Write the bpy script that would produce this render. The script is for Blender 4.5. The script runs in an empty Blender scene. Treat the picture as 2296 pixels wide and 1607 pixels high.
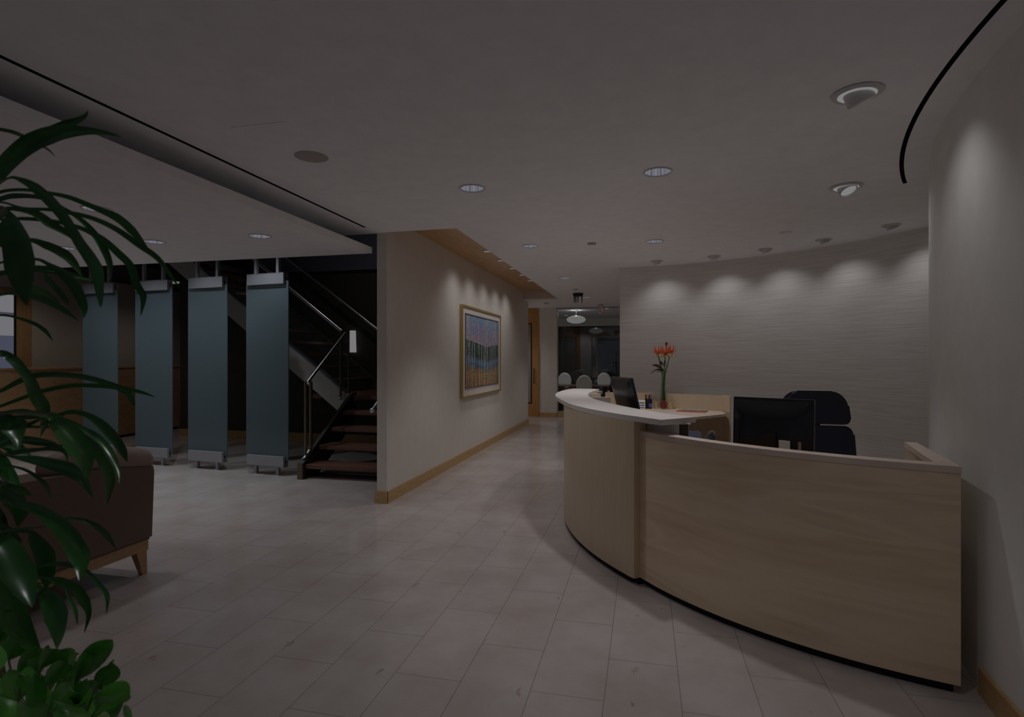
import bpy, bmesh, math, random
from math import pi, sin, cos, radians as R
from mathutils import Vector, Matrix
from mathutils.geometry import delaunay_2d_cdt
random.seed(7)
C = bpy.context.scene.collection
sc = bpy.context.scene
# ---------------------------------------------------------------- camera, view, world
cam_d = bpy.data.cameras.new('camera'); cam = bpy.data.objects.new('camera', cam_d); C.objects.link(cam)
cam.location = (0, 0, 1.5); cam.rotation_euler = (R(90), 0, R(13.16))
cam_d.sensor_width = 36; cam_d.lens = 19.913; cam_d.clip_start = .05; cam_d.clip_end = 100
cam_d.dof.use_dof = True; cam_d.dof.focus_distance = 6.5; cam_d.dof.aperture_fstop = 4.5
sc.camera = cam
sc.view_settings.view_transform = 'Standard'; sc.view_settings.look = 'None'
sc.view_settings.exposure = 0; sc.view_settings.gamma = 1; sc.view_settings.use_curve_mapping = False
w = bpy.data.worlds.new('world'); sc.world = w; w.use_nodes = True
w.node_tree.nodes['Background'].inputs[0].default_value = (.78, .82, 1, 1)
w.node_tree.nodes['Background'].inputs[1].default_value = .07     # added ambient fill, entering by the open side behind the camera
sc.cycles.max_bounces = 10; sc.cycles.diffuse_bounces = 8; sc.cycles.caustics_reflective = False; sc.cycles.caustics_refractive = False
sc.cycles.transparent_max_bounces = 12
# lamp powers (W)
P_MAIN, P_DESK, P_NEAR, P_SOFFIT, P_WASH, P_EYE, P_SLOT, P_PANEL, P_CONF, P_HALL, P_STAIR = 40, 42, 12, 11.5, 3.9, 3.6, 11, 45, 1.8, 15, 34

# ---------------------------------------------------------------- materials
def nt(m):
    m.use_nodes = True
    return m.node_tree.nodes, m.node_tree.links, m.node_tree.nodes['Principled BSDF']
def mat(name, col, rough=.6, metal=0, spec=.4, coat=0, emit=None, es=1, noise=0, nscale=8):
    m = bpy.data.materials.new(name); n, l, p = nt(m)
    p.inputs['Roughness'].default_value = rough; p.inputs['Metallic'].default_value = metal
    p.inputs['Specular IOR Level'].default_value = spec; p.inputs['Coat Weight'].default_value = coat
    p.inputs['Base Color'].default_value = (*col, 1)
    if emit: p.inputs['Emission Color'].default_value = (*emit, 1); p.inputs['Emission Strength'].default_value = es
    tc = n.new('ShaderNodeTexCoord'); no = n.new('ShaderNodeTexNoise'); no.inputs['Scale'].default_value = nscale; no.inputs['Detail'].default_value = 5
    l.new(tc.outputs['Object'], no.inputs['Vector'])
    a = noise or .03
    ra = n.new('ShaderNodeValToRGB'); ra.color_ramp.elements[0].position = .3; ra.color_ramp.elements[1].position = .7
    ra.color_ramp.elements[0].color = (*[c * (1 - a) for c in col], 1); ra.color_ramp.elements[1].color = (*[min(1, c * (1 + a)) for c in col], 1)
    l.new(no.outputs['Fac'], ra.inputs['Fac']); l.new(ra.outputs['Color'], p.inputs['Base Color'])
    return m
def wood(name, col, dark, scale=(1.2, 1.2, 14), rough=.35, spec=.4, amt=1):
    m = bpy.data.materials.new(name); n, l, p = nt(m)
    tc = n.new('ShaderNodeTexCoord'); mp = n.new('ShaderNodeMapping'); mp.inputs['Scale'].default_value = scale
    l.new(tc.outputs['Object'], mp.inputs['Vector'])
    n1 = n.new('ShaderNodeTexNoise'); n1.inputs['Scale'].default_value = 1; n1.inputs['Detail'].default_value = 3; n1.inputs['Distortion'].default_value = 1.2
    l.new(mp.outputs['Vector'], n1.inputs['Vector'])
    m1 = n.new('ShaderNodeMath'); m1.operation = 'MULTIPLY'; m1.inputs[1].default_value = 9; l.new(n1.outputs['Fac'], m1.inputs[0])
    m2 = n.new('ShaderNodeMath'); m2.operation = 'PINGPONG'; m2.inputs[1].default_value = 1; l.new(m1.outputs[0], m2.inputs[0])
    n2 = n.new('ShaderNodeTexNoise'); n2.inputs['Scale'].default_value = 5; n2.inputs['Detail'].default_value = 4; l.new(mp.outputs['Vector'], n2.inputs['Vector'])
    m3 = n.new('ShaderNodeMath'); m3.operation = 'MULTIPLY'; l.new(m2.outputs[0], m3.inputs[0]); l.new(n2.outputs['Fac'], m3.inputs[1])
    ra = n.new('ShaderNodeValToRGB'); e = ra.color_ramp.elements
    e[0].position = .05; e[1].position = .75 / amt; e[0].color = (*col, 1); e[1].color = (*dark, 1)
    l.new(m3.outputs[0], ra.inputs['Fac']); l.new(ra.outputs['Color'], p.inputs['Base Color'])
    p.inputs['Roughness'].default_value = rough; p.inputs['Specular IOR Level'].default_value = spec
    return m
def emis(name, col, s):
    m = bpy.data.materials.new(name); n, l, p = nt(m)
    p.inputs['Base Color'].default_value = (.02, .02, .02, 1); p.inputs['Emission Color'].default_value = (*col, 1); p.inputs['Emission Strength'].default_value = s
    return m
M = {}
M['ceiling'] = mat('ceiling_paint', (.87, .87, .89), .85, spec=.15)
M['soffit'] = mat('soffit_paint', (.84, .83, .84), .85, spec=.15)
M['paint'] = mat('warm_wall_paint', (.69, .645, .59), .8, spec=.15)
M['white'] = mat('white_wall_paint', (.80, .80, .77), .8, spec=.15)
M['black_paint'] = mat('black_wall_paint', (.06, .058, .042), .7, spec=.25)
M['dark_void'] = mat('dark_void_paint', (.035, .033, .03), .9, spec=.1)
M['slate'] = mat('slate_glass', (.15, .165, .22), .25, spec=.6)
M['maple'] = wood('maple_veneer', (.76, .61, .425), (.62, .46, .30), (.6, .6, 4), amt=.95)
M['maple_v'] = wood('maple_veneer_upright', (.62, .50, .345), (.575, .45, .30), (9, 9, .6), amt=1.0)
M['maple_top'] = mat('maple_edge', (.68, .56, .47), .4, noise=.08, nscale=5)
M['oak'] = wood('oak_trim', (.55, .36, .16), (.42, .25, .10), (3, 3, 20))
M['wood_recess'] = wood('amber_wood', (.60, .37, .17), (.46, .27, .11), (8, 1, 8))
M['wood_door'] = wood('door_wood', (.50, .25, .08), (.38, .18, .05), (12, 12, 1.2))
M['redwood'] = wood('red_stair_wood', (.17, .08, .055), (.11, .05, .035), (2, 14, 14), rough=.3)
M['brownwood'] = wood('counter_wood', (.46, .28, .15), (.36, .20, .10), (2, 2, 8))
M['laminate'] = mat('pale_laminate', (.66, .61, .57), .4, spec=.5)
M['greywhite'] = mat('grey_white_panel', (.62, .60, .60), .45)
M['black'] = mat('matt_black', (.012, .012, .014), .5)
M['black_gloss'] = mat('glossy_black_plastic', (.010, .011, .014), .22, spec=.5)
M['toe'] = mat('black_toe_kick', (.004, .004, .005), .6)
M['slot'] = mat('black_slot_lining', (.002, .002, .004), .9, spec=.05)
M['leather'] = mat('navy_black_leather', (.010, .012, .030), .38, spec=.5)
M['steel'] = mat('brushed_steel', (.55, .55, .60), .28, metal=1)
M['alu'] = mat('satin_aluminium', (.40, .40, .43), .45, metal=.6)
M['stringer'] = mat('painted_stringer', (.56, .51, .45), .55)
M['bronze'] = mat('olive_bronze_post', (.16, .14, .09), .4, metal=.5)
M['dark_steel'] = mat('dark_stair_steel', (.035, .033, .025), .5)
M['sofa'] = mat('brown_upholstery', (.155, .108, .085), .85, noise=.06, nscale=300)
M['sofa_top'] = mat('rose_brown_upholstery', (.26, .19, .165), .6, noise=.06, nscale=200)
M['sofa_wood'] = wood('sofa_leg_wood', (.40, .25, .13), (.30, .18, .09), (10, 3, 10))
M['white_lac'] = mat('white_lacquer', (.78, .77, .74), .5)
M['trim_white'] = mat('white_trim_ring', (.62, .60, .59), .5)
M['grey_disc'] = mat('grey_grille', (.42, .38, .36), .8)
M['gold'] = mat('gilded_frame', (.50, .38, .12), .4, metal=.5)
M['mount'] = mat('cream_mount_board', (.72, .66, .62), .8)
M['red'] = mat('red_beads', (.30, .015, .012), .3)
M['orange'] = mat('orange_red_petal', (.85, .17, .06), .5)
M['petal_tip'] = mat('cream_petal', (.66, .42, .20), .5)
M['stem'] = mat('green_stem', (.10, .17, .055), .5)
M['dark_leaf'] = mat('dark_red_leaf', (.045, .03, .022), .4)
M['paper'] = mat('white_paper', (.75, .74, .72), .6)
M['orange_folder'] = mat('red_orange_folder', (.60, .14, .05), .5)
M['mag'] = mat('glossy_magazine', (.40, .40, .44), .3, noise=.5, nscale=30)
M['yellow'] = mat('yellow_note', (.75, .60, .22), .6)
M['mug'] = mat('patterned_yellow_ceramic', (.60, .48, .26), .4, noise=.5, nscale=60)
M['phone'] = mat('slate_blue_plastic', (.05, .055, .09), .3)
M['blue'] = mat('blue_ink_label', (.08, .10, .45), .5)
M['soil'] = mat('potting_soil', (.03, .02, .014), .95, noise=.4, nscale=60)
M['pot'] = mat('dark_planter', (.05, .04, .035), .5)
M['cane'] = mat('plant_cane', (.12, .09, .05), .8, noise=.3, nscale=40)
M['carpet'] = mat('pale_floor', (.55, .52, .50), .6)
M['lamp'] = emis('lamp_glow', (1, .99, 1), .20)
M['lamp_w'] = emis('warm_shade_glow', (1, .97, .94), .15)
M['sconce'] = emis('sconce_glow', (1, .97, 1), .19)
M['exit_red'] = emis('exit_red_glow', (1, .12, .08), .25)

def leaf_mat(name, a, b, rough=.32):
    m = bpy.data.materials.new(name); n, l, p = nt(m)
    tc = n.new('ShaderNodeTexCoord'); no = n.new('ShaderNodeTexNoise'); no.inputs['Scale'].default_value = 6
    l.new(tc.outputs['Object'], no.inputs['Vector'])
    ra = n.new('ShaderNodeValToRGB'); ra.color_ramp.elements[0].position = .35; ra.color_ramp.elements[1].position = .68
    ra.color_ramp.elements[0].color = (*a, 1); ra.color_ramp.elements[1].color = (*b, 1)
    l.new(no.outputs['Fac'], ra.inputs['Fac']); l.new(ra.outputs['Color'], p.inputs['Base Color'])
    p.inputs['Roughness'].default_value = rough; p.inputs['Specular IOR Level'].default_value = .5
    return m
M['leaf'] = leaf_mat('glossy_strap_leaf', (.010, .075, .012), (.03, .15, .025), .27)
M['lily'] = leaf_mat('bright_ovate_leaf', (.03, .20, .025), (.13, .42, .05), .26)

def floor_mat():
    m = bpy.data.materials.new('limestone_tiles'); n, l, p = nt(m)
    tc = n.new('ShaderNodeTexCoord'); sx = n.new('ShaderNodeSeparateXYZ'); l.new(tc.outputs['Object'], sx.inputs[0])
    ax = n.new('ShaderNodeMath'); ax.inputs[1].default_value = .831 + .329 * 60; l.new(sx.outputs['X'], ax.inputs[0])
    ay = n.new('ShaderNodeMath'); ay.inputs[1].default_value = -2.508 + .72 * 40; l.new(sx.outputs['Y'], ay.inputs[0])
    cb = n.new('ShaderNodeCombineXYZ'); l.new(ay.outputs[0], cb.inputs['X']); l.new(ax.outputs[0], cb.inputs['Y'])
    b = n.new('ShaderNodeTexBrick'); l.new(cb.outputs[0], b.inputs['Vector'])
    b.inputs['Scale'].default_value = 1; b.inputs['Brick Width'].default_value = .72; b.inputs['Row Height'].default_value = .329
    b.inputs['Mortar Size'].default_value = .0022; b.inputs['Mortar Smooth'].default_value = .3; b.inputs['Bias'].default_value = 0
    b.offset = .5; b.offset_frequency = 2
    b.inputs['Color1'].default_value = (.475, .435, .42, 1); b.inputs['Color2'].default_value = (.45, .42, .405, 1); b.inputs['Mortar'].default_value = (.25, .225, .215, 1)
    n1 = n.new('ShaderNodeTexNoise'); n1.inputs['Scale'].default_value = 2.2; n1.inputs['Detail'].default_value = 7; n1.inputs['Roughness'].default_value = .62
    l.new(tc.outputs['Object'], n1.inputs['Vector'])
    r1 = n.new('ShaderNodeValToRGB'); e = r1.color_ramp.elements; e[0].position = .3; e[1].position = .68
    e[0].color = (.86, .80, .76, 1); e[1].color = (1.06, 1.04, 1.03, 1); l.new(n1.outputs['Fac'], r1.inputs['Fac'])
    n2 = n.new('ShaderNodeTexNoise'); n2.inputs['Scale'].default_value = 14; n2.inputs['Detail'].default_value = 3
    mp = n.new('ShaderNodeMapping'); mp.inputs['Scale'].default_value = (1, .5, 1); l.new(tc.outputs['Object'], mp.inputs['Vector']); l.new(mp.outputs[0], n2.inputs['Vector'])
    r2 = n.new('ShaderNodeValToRGB'); e = r2.color_ramp.elements; e[0].position = .24; e[1].position = .31
    e[0].color = (.74, .64, .57, 1); e[1].color = (1, 1, 1, 1); l.new(n2.outputs['Fac'], r2.inputs['Fac'])
    x1 = n.new('ShaderNodeMixRGB'); x1.blend_type = 'MULTIPLY'; x1.inputs[0].default_value = 1; l.new(b.outputs['Color'], x1.inputs[1]); l.new(r1.outputs[0], x1.inputs[2])
    x2 = n.new('ShaderNodeMixRGB'); x2.blend_type = 'MULTIPLY'; x2.inputs[0].default_value = 1; l.new(x1.outputs[0], x2.inputs[1]); l.new(r2.outputs[0], x2.inputs[2])
    l.new(x2.outputs[0], p.inputs['Base Color'])
    p.inputs['Roughness'].default_value = .17; p.inputs['Specular IOR Level'].default_value = .42
    bp = n.new('ShaderNodeBump'); bp.inputs['Strength'].default_value = .06; bp.inputs['Distance'].default_value = .01
    l.new(b.outputs['Fac'], bp.inputs['Height']); bp.invert = True; l.new(bp.outputs[0], p.inputs['Normal'])
    return m
M['floor'] = floor_mat()
def grass_mat():
    m = bpy.data.materials.new('grasscloth'); n, l, p = nt(m)
    tc = n.new('ShaderNodeTexCoord'); mp = n.new('ShaderNodeMapping'); mp.inputs['Scale'].default_value = (2.2, 2.2, 95)
    l.new(tc.outputs['Object'], mp.inputs['Vector'])
    n1 = n.new('ShaderNodeTexNoise'); n1.inputs['Scale'].default_value = 1; n1.inputs['Detail'].default_value = 4; n1.inputs['Distortion'].default_value = .25
    l.new(mp.outputs[0], n1.inputs['Vector'])
    ra = n.new('ShaderNodeValToRGB'); e = ra.color_ramp.elements; e[0].position = .25; e[1].position = .6
    e[0].color = (.63, .60, .58, 1); e[1].color = (.76, .745, .73, 1); l.new(n1.outputs['Fac'], ra.inputs['Fac']); l.new(ra.outputs[0], p.inputs['Base Color'])
    bp = n.new('ShaderNodeBump'); bp.inputs['Strength'].default_value = .4; bp.inputs['Distance'].default_value = .006
    l.new(n1.outputs['Fac'], bp.inputs['Height']); l.new(bp.outputs[0], p.inputs['Normal'])
    p.inputs['Roughness'].default_value = .8; p.inputs['Specular IOR Level'].default_value = .15
    return m
M['grass'] = grass_mat()
def clear_glass(name, tint=(1, 1, 1), gloss=.08, rough=.02):
    m = bpy.data.materials.new(name); n, l, p = nt(m); out = n['Material Output']
    t = n.new('ShaderNodeBsdfTransparent'); t.inputs[0].default_value = (*tint, 1)
    g = n.new('ShaderNodeBsdfGlossy'); g.inputs['Roughness'].default_value = rough
    fr = n.new('ShaderNodeFresnel'); fr.inputs[0].default_value = 1.45
    ge = n.new('ShaderNodeNewGeometry'); iv = n.new('ShaderNodeMath'); iv.operation = 'SUBTRACT'; iv.inputs[0].default_value = 1; l.new(ge.outputs['Backfacing'], iv.inputs[1])
    mu = n.new('ShaderNodeMath'); mu.operation = 'MULTIPLY'; l.new(fr.outputs[0], mu.inputs[0]); l.new(iv.outputs[0], mu.inputs[1])
    x = n.new('ShaderNodeMixShader'); l.new(mu.outputs[0], x.inputs[0]); l.new(t.outputs[0], x.inputs[1]); l.new(g.outputs[0], x.inputs[2]); l.new(x.outputs[0], out.inputs['Surface'])
    return m
M['glass'] = clear_glass('clear_glass', (.96, .98, .97))
M['vase_glass'] = clear_glass('vase_glass', (.86, .92, .86))
def frost():
    m = bpy.data.materials.new('frosted_teal_glass'); n, l, p = nt(m); out = n['Material Output']
    p.inputs['Base Color'].default_value = (.165, .215, .235, 1); p.inputs['Roughness'].default_value = .12; p.inputs['Specular IOR Level'].default_value = .5
    tr = n.new('ShaderNodeBsdfTranslucent'); tr.inputs[0].default_value = (.19, .31, .37, 1)
    tp = n.new('ShaderNodeBsdfTransparent'); tp.inputs[0].default_value = (.6, .75, .75, 1)
    x = n.new('ShaderNodeMixShader'); x.inputs[0].default_value = .4; l.new(p.outputs[0], x.inputs[1]); l.new(tr.outputs[0], x.inputs[2])
    y = n.new('ShaderNodeMixShader'); y.inputs[0].default_value = .10; l.new(x.outputs[0], y.inputs[1]); l.new(tp.outputs[0], y.inputs[2]); l.new(y.outputs[0], out.inputs['Surface'])
    return m
M['frost'] = frost()
def night():
    m = mat('night_window_glass', (.012, .014, .016), .03, spec=.9); n, l, p = nt(m)
    g = n.new('ShaderNodeBsdfGlossy'); g.inputs['Roughness'].default_value = .02; x = n.new('ShaderNodeMixShader'); x.inputs[0].default_value = .10
    l.new(p.outputs[0], x.inputs[1]); l.new(g.outputs[0], x.inputs[2]); l.new(x.outputs[0], n['Material Output'].inputs['Surface']); return m
M['night'] = night()
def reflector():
    m = bpy.data.materials.new('streaked_glow_reflector'); n, l, p = nt(m)
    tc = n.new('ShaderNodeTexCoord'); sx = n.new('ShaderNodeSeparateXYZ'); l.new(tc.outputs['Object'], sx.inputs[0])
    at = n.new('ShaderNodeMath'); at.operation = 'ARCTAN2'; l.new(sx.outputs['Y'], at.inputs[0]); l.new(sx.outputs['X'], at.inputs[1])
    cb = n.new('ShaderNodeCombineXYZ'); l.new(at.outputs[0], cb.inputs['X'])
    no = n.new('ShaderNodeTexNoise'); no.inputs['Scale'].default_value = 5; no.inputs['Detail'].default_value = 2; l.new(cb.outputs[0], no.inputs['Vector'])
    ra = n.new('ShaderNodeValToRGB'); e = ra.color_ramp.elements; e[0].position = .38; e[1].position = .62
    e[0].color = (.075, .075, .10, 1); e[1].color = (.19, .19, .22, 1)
    l.new(no.outputs['Fac'], ra.inputs['Fac']); l.new(ra.outputs[0], p.inputs['Emission Color']); p.inputs['Emission Strength'].default_value = 1  # streaks of reflected lamplight put into the emission colour
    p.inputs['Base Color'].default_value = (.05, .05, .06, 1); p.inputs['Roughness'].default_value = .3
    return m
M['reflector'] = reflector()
def painting():
    m = bpy.data.materials.new('birch_forest_painting'); n, l, p = nt(m)
    tc = n.new('ShaderNodeTexCoord'); sx = n.new('ShaderNodeSeparateXYZ'); l.new(tc.outputs['Generated'], sx.inputs[0])
    def noise(scale, sc_=1, det=3, dis=0):
        mp = n.new('ShaderNodeMapping'); mp.inputs['Scale'].default_value = scale; l.new(tc.outputs['Generated'], mp.inputs['Vector'])
        no = n.new('ShaderNodeTexNoise'); no.inputs['Scale'].default_value = sc_; no.inputs['Detail'].default_value = det; no.inputs['Distortion'].default_value = dis
        l.new(mp.outputs[0], no.inputs['Vector']); return no.outputs['Fac']
    def mth(op, a, b):
        q = n.new('ShaderNodeMath'); q.operation = op
        for i, v in enumerate((a, b)):
            if isinstance(v, (int, float)): q.inputs[i].default_value = v
            else: l.new(v, q.inputs[i])
        return q.outputs[0]
    # valley shaped hill line: z shifted by |y - .62|
    dy = mth('ABSOLUTE', mth('SUBTRACT', sx.outputs['Y'], .62), 0)
    hz = mth('ADD', mth('SUBTRACT', sx.outputs['Z'], mth('MULTIPLY', dy, .16)), mth('MULTIPLY', mth('SUBTRACT', noise((3, 3, 3)), .5), .05))
    ra = n.new('ShaderNodeValToRGB'); ra.color_ramp.interpolation = 'LINEAR'; e = ra.color_ramp.elements
    cols = [(0, (.30, .15, .05)), (.12, (.36, .20, .06)), (.20, (.25, .16, .08)), (.235, (.06, .13, .22)), (.30, (.12, .22, .38)), (.345, (.10, .16, .24)), (.36, (.035, .07, .07)), (.50, (.05, .10, .09)), (.565, (.05, .09, .09)), (.575, (.42, .36, .48)), (.70, (.30, .30, .50)), (.85, (.20, .30, .52)), (1, (.22, .36, .52))]
    e[0].position = 0; e[0].color = (*cols[0][1], 1); e[1].position = 1; e[1].color = (*cols[-1][1], 1)
    for pos, c in cols[1:-1]:
        q = e.new(pos); q.color = (*c, 1)
    l.new(hz, ra.inputs['Fac'])
    # pink cloud streaks
    pk = n.new('ShaderNodeValToRGB'); pk.color_ramp.elements[0].position = .52; pk.color_ramp.elements[1].position = .64; l.new(noise((4, 5, 22), 1, 4, .5), pk.inputs['Fac'])
    gate = n.new('ShaderNodeValToRGB'); g = gate.color_ramp.elements; g[0].position = .56; g[1].position = .62; q = g.new(.82); q.color = (1, 1, 1, 1); q = g.new(.92); q.color = (0, 0, 0, 1); l.new(hz, gate.inputs['Fac'])
    f = mth('MULTIPLY', pk.outputs[0], mth('MULTIPLY', gate.outputs[0], .75))
    x1 = n.new('ShaderNodeMixRGB'); l.new(f, x1.inputs[0]); l.new(ra.outputs[0], x1.inputs[1]); x1.inputs[2].default_value = (.62, .26, .26, 1)
    # birch trunks
    tk = n.new('ShaderNodeValToRGB'); tk.color_ramp.elements[0].position = .53; tk.color_ramp.elements[1].position = .57; l.new(noise((1, 30, .6), 1, 1), tk.inputs['Fac'])
    bark = n.new('ShaderNodeValToRGB'); bark.color_ramp.elements[0].position = .42; bark.color_ramp.elements[1].position = .5; bark.color_ramp.elements[0].color = (.10, .14, .14, 1); bark.color_ramp.elements[1].color = (.56, .62, .54, 1)
    l.new(noise((10, 60, 45), 1, 2), bark.inputs['Fac'])
    x2 = n.new('ShaderNodeMixRGB'); l.new(mth('MULTIPLY', tk.outputs[0], .85), x2.inputs[0]); l.new(x1.outputs[0], x2.inputs[1]); l.new(bark.outputs[0], x2.inputs[2])
    l.new(x2.outputs[0], p.inputs['Base Color']); p.inputs['Roughness'].default_value = .7
    return m
M['painting'] = painting()

# ---------------------------------------------------------------- mesh helpers
def nb(): return bmesh.new()
def box(bm, x0, x1, y0, y1, z0, z1, rz=0, about=None, bevel=0, mtx=None):
    g = bmesh.ops.create_cube(bm, size=1)['verts']
    c = Vector(((x0 + x1) / 2, (y0 + y1) / 2, (z0 + z1) / 2)); s = Vector((x1 - x0, y1 - y0, z1 - z0))
    for v in g: v.co = Vector((v.co.x * s.x, v.co.y * s.y, v.co.z * s.z)) + c
    if bevel:
        ed = {e for v in g for e in v.link_edges}
        r = bmesh.ops.bevel(bm, geom=list(ed), offset=bevel, segments=2, affect='EDGES', profile=.6)
        g = list({v for f in r['faces'] for v in f.verts} | {v for v in g if v.is_valid})
    if rz: bmesh.ops.rotate(bm, verts=g, cent=about or c, matrix=Matrix.Rotation(rz, 3, 'Z'))
    if mtx: bmesh.ops.transform(bm, verts=g, matrix=mtx)
    return g
def prism(bm, pts, z0, z1, axis='z'):
    """extrude a polygon; axis says along which axis z0..z1 run"""
    def mk(a, b, h):
        return {'z': (a, b, h), 'x': (h, a, b), 'y': (a, h, b)}[axis]
    lo = [bm.verts.new(mk(a, b, z0)) for a, b in pts]; hi = [bm.verts.new(mk(a, b, z1)) for a, b in pts]
    n = len(pts)
    bm.faces.new(lo[::-1]); bm.faces.new(hi)
    for i in range(n): bm.faces.new((lo[i], lo[(i + 1) % n], hi[(i + 1) % n], hi[i]))
def band(outer, inner):
    return list(outer) + list(inner)[::-1]
def ribbon_wall(bm, outer, inner, z0, z1):
    """solid curved wall between two matching polylines"""
    n = len(outer); V = []
    for i in range(n):
        V.append([bm.verts.new((*outer[i], z0)), bm.verts.new((*outer[i], z1)), bm.verts.new((*inner[i], z1)), bm.verts.new((*inner[i], z0))])
    for i in range(n - 1):
        for k in range(4): bm.faces.new((V[i][k], V[i][(k + 1) % 4], V[i + 1][(k + 1) % 4], V[i + 1][k]))
    bm.faces.new(V[0]); bm.faces.new(V[-1][::-1])
def arc(cx, cy, r, a0, a1, n): return [(cx + r * cos(R(a0 + (a1 - a0) * i / n)), cy + r * sin(R(a0 + (a1 - a0) * i / n))) for i in range(n + 1)]
def tube(bm, pts, r, seg=10, cap=True):
    pts = [Vector(p) for p in pts]; rings = []; up = Vector((0, 0, 1))
    for i, p in enumerate(pts):
        t = (pts[min(i + 1, len(pts) - 1)] - pts[max(i - 1, 0)]).normalized()
        a = t.cross(up)
        if a.length < .05: a = t.cross(Vector((1, 0, 0)))
        a.normalize(); b = t.cross(a).normalized()
        rr = r[i] if isinstance(r, (list, tuple)) else r
        rings.append([bm.verts.new(p + a * rr * cos(2 * pi * k / seg) + b * rr * sin(2 * pi * k / seg)) for k in range(seg)])
    for i in range(len(rings) - 1):
        for k in range(seg): bm.faces.new((rings[i][k], rings[i][(k + 1) % seg], rings[i + 1][(k + 1) % seg], rings[i + 1][k]))
    if cap: bm.faces.new(rings[0][::-1]); bm.faces.new(rings[-1])
def lathe(bm, prof, c=(0, 0, 0), seg=24):
    c = Vector(c); rings = []
    for r, z in prof:
        rings.append([bm.verts.new(c + Vector((max(r, 1e-4) * cos(2 * pi * k / seg), max(r, 1e-4) * sin(2 * pi * k / seg), z))) for k in range(seg)])
    for i in range(len(rings) - 1):
        for k in range(seg): bm.faces.new((rings[i][k], rings[i][(k + 1) % seg], rings[i + 1][(k + 1) % seg], rings[i + 1][k]))
def ball(bm, c, r, sz=(1, 1, 1), seg=16):
    g = bmesh.ops.create_uvsphere(bm, u_segments=seg, v_segments=seg // 2 + 2, radius=r)['verts']
    for v in g: v.co = Vector((v.co.x * sz[0], v.co.y * sz[1], v.co.z * sz[2])) + Vector(c)
    return g
def origin(o):
    v = Vector((0, 0, 0))
    while o: v += Vector(o.location); o = o.parent
    return v
def part(name, bm, m, parent=None, world=True, smooth=False, sub=0):
    """link a bmesh as one object; world=True: its coordinates are world ones, shifted under its parent"""
    bmesh.ops.recalc_face_normals(bm, faces=bm.faces)
    if parent is not None and world:
        bmesh.ops.translate(bm, verts=bm.verts, vec=-origin(parent))
    me = bpy.data.meshes.new(name); bm.to_mesh(me); bm.free()
    if smooth:
        for f in me.polygons: f.use_smooth = True
        if smooth != 'all':
            me.set_sharp_from_angle(angle=R(40))
    o = bpy.data.objects.new(name, me); C.objects.link(o); me.materials.append(m)
    if parent is not None: o.parent = parent
    if sub:
        s = o.modifiers.new('s', 'SUBSURF'); s.levels = s.render_levels = sub
    return o
def tag(o, label, cat, group=None):
    o['label'] = label; o['category'] = cat
    if group: o['group'] = group
    return o
def thing(name, label, cat, loc=(0, 0, 0), group=None, rz=0):
    o = bpy.data.objects.new(name, None); C.objects.link(o); o.location = loc; o.rotation_euler = (0, 0, rz); o.empty_display_size = .1
    return tag(o, label, cat, group)
def struct(name, bm, m, parent=None, smooth=False):
    o = part(name, bm, m, parent, smooth=smooth)
    if parent is None: o['kind'] = 'structure'
    return o
def kids(o): return [c for c in bpy.data.objects if c.parent == o]
def copy_tree(o, label=None, loc=None, rz=None, parent=None):
    c = o.copy(); C.objects.link(c)
    if parent is not None: c.parent = parent
    if label: c['label'] = label
    if loc is not None: c.location = loc
    if rz is not None: c.rotation_euler = (0, 0, rz)
    for ch in kids(o): copy_tree(ch, parent=c)
    return c
def spot(name, loc, target, power, angle, blend=.6, size=.03, col=(1, .99, 1.03), parent=None):
    d = bpy.data.lights.new(name, 'SPOT'); d.energy = power; d.spot_size = R(angle); d.spot_blend = blend; d.shadow_soft_size = size; d.color = col
    o = bpy.data.objects.new(name, d); C.objects.link(o)
    dirv = Vector(target) - Vector(loc); o.rotation_euler = dirv.to_track_quat('-Z', 'Y').to_euler()
    o.location = Vector(loc) - (origin(parent) if parent else Vector((0, 0, 0)))
    if parent: o.parent = parent
    return o
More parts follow.
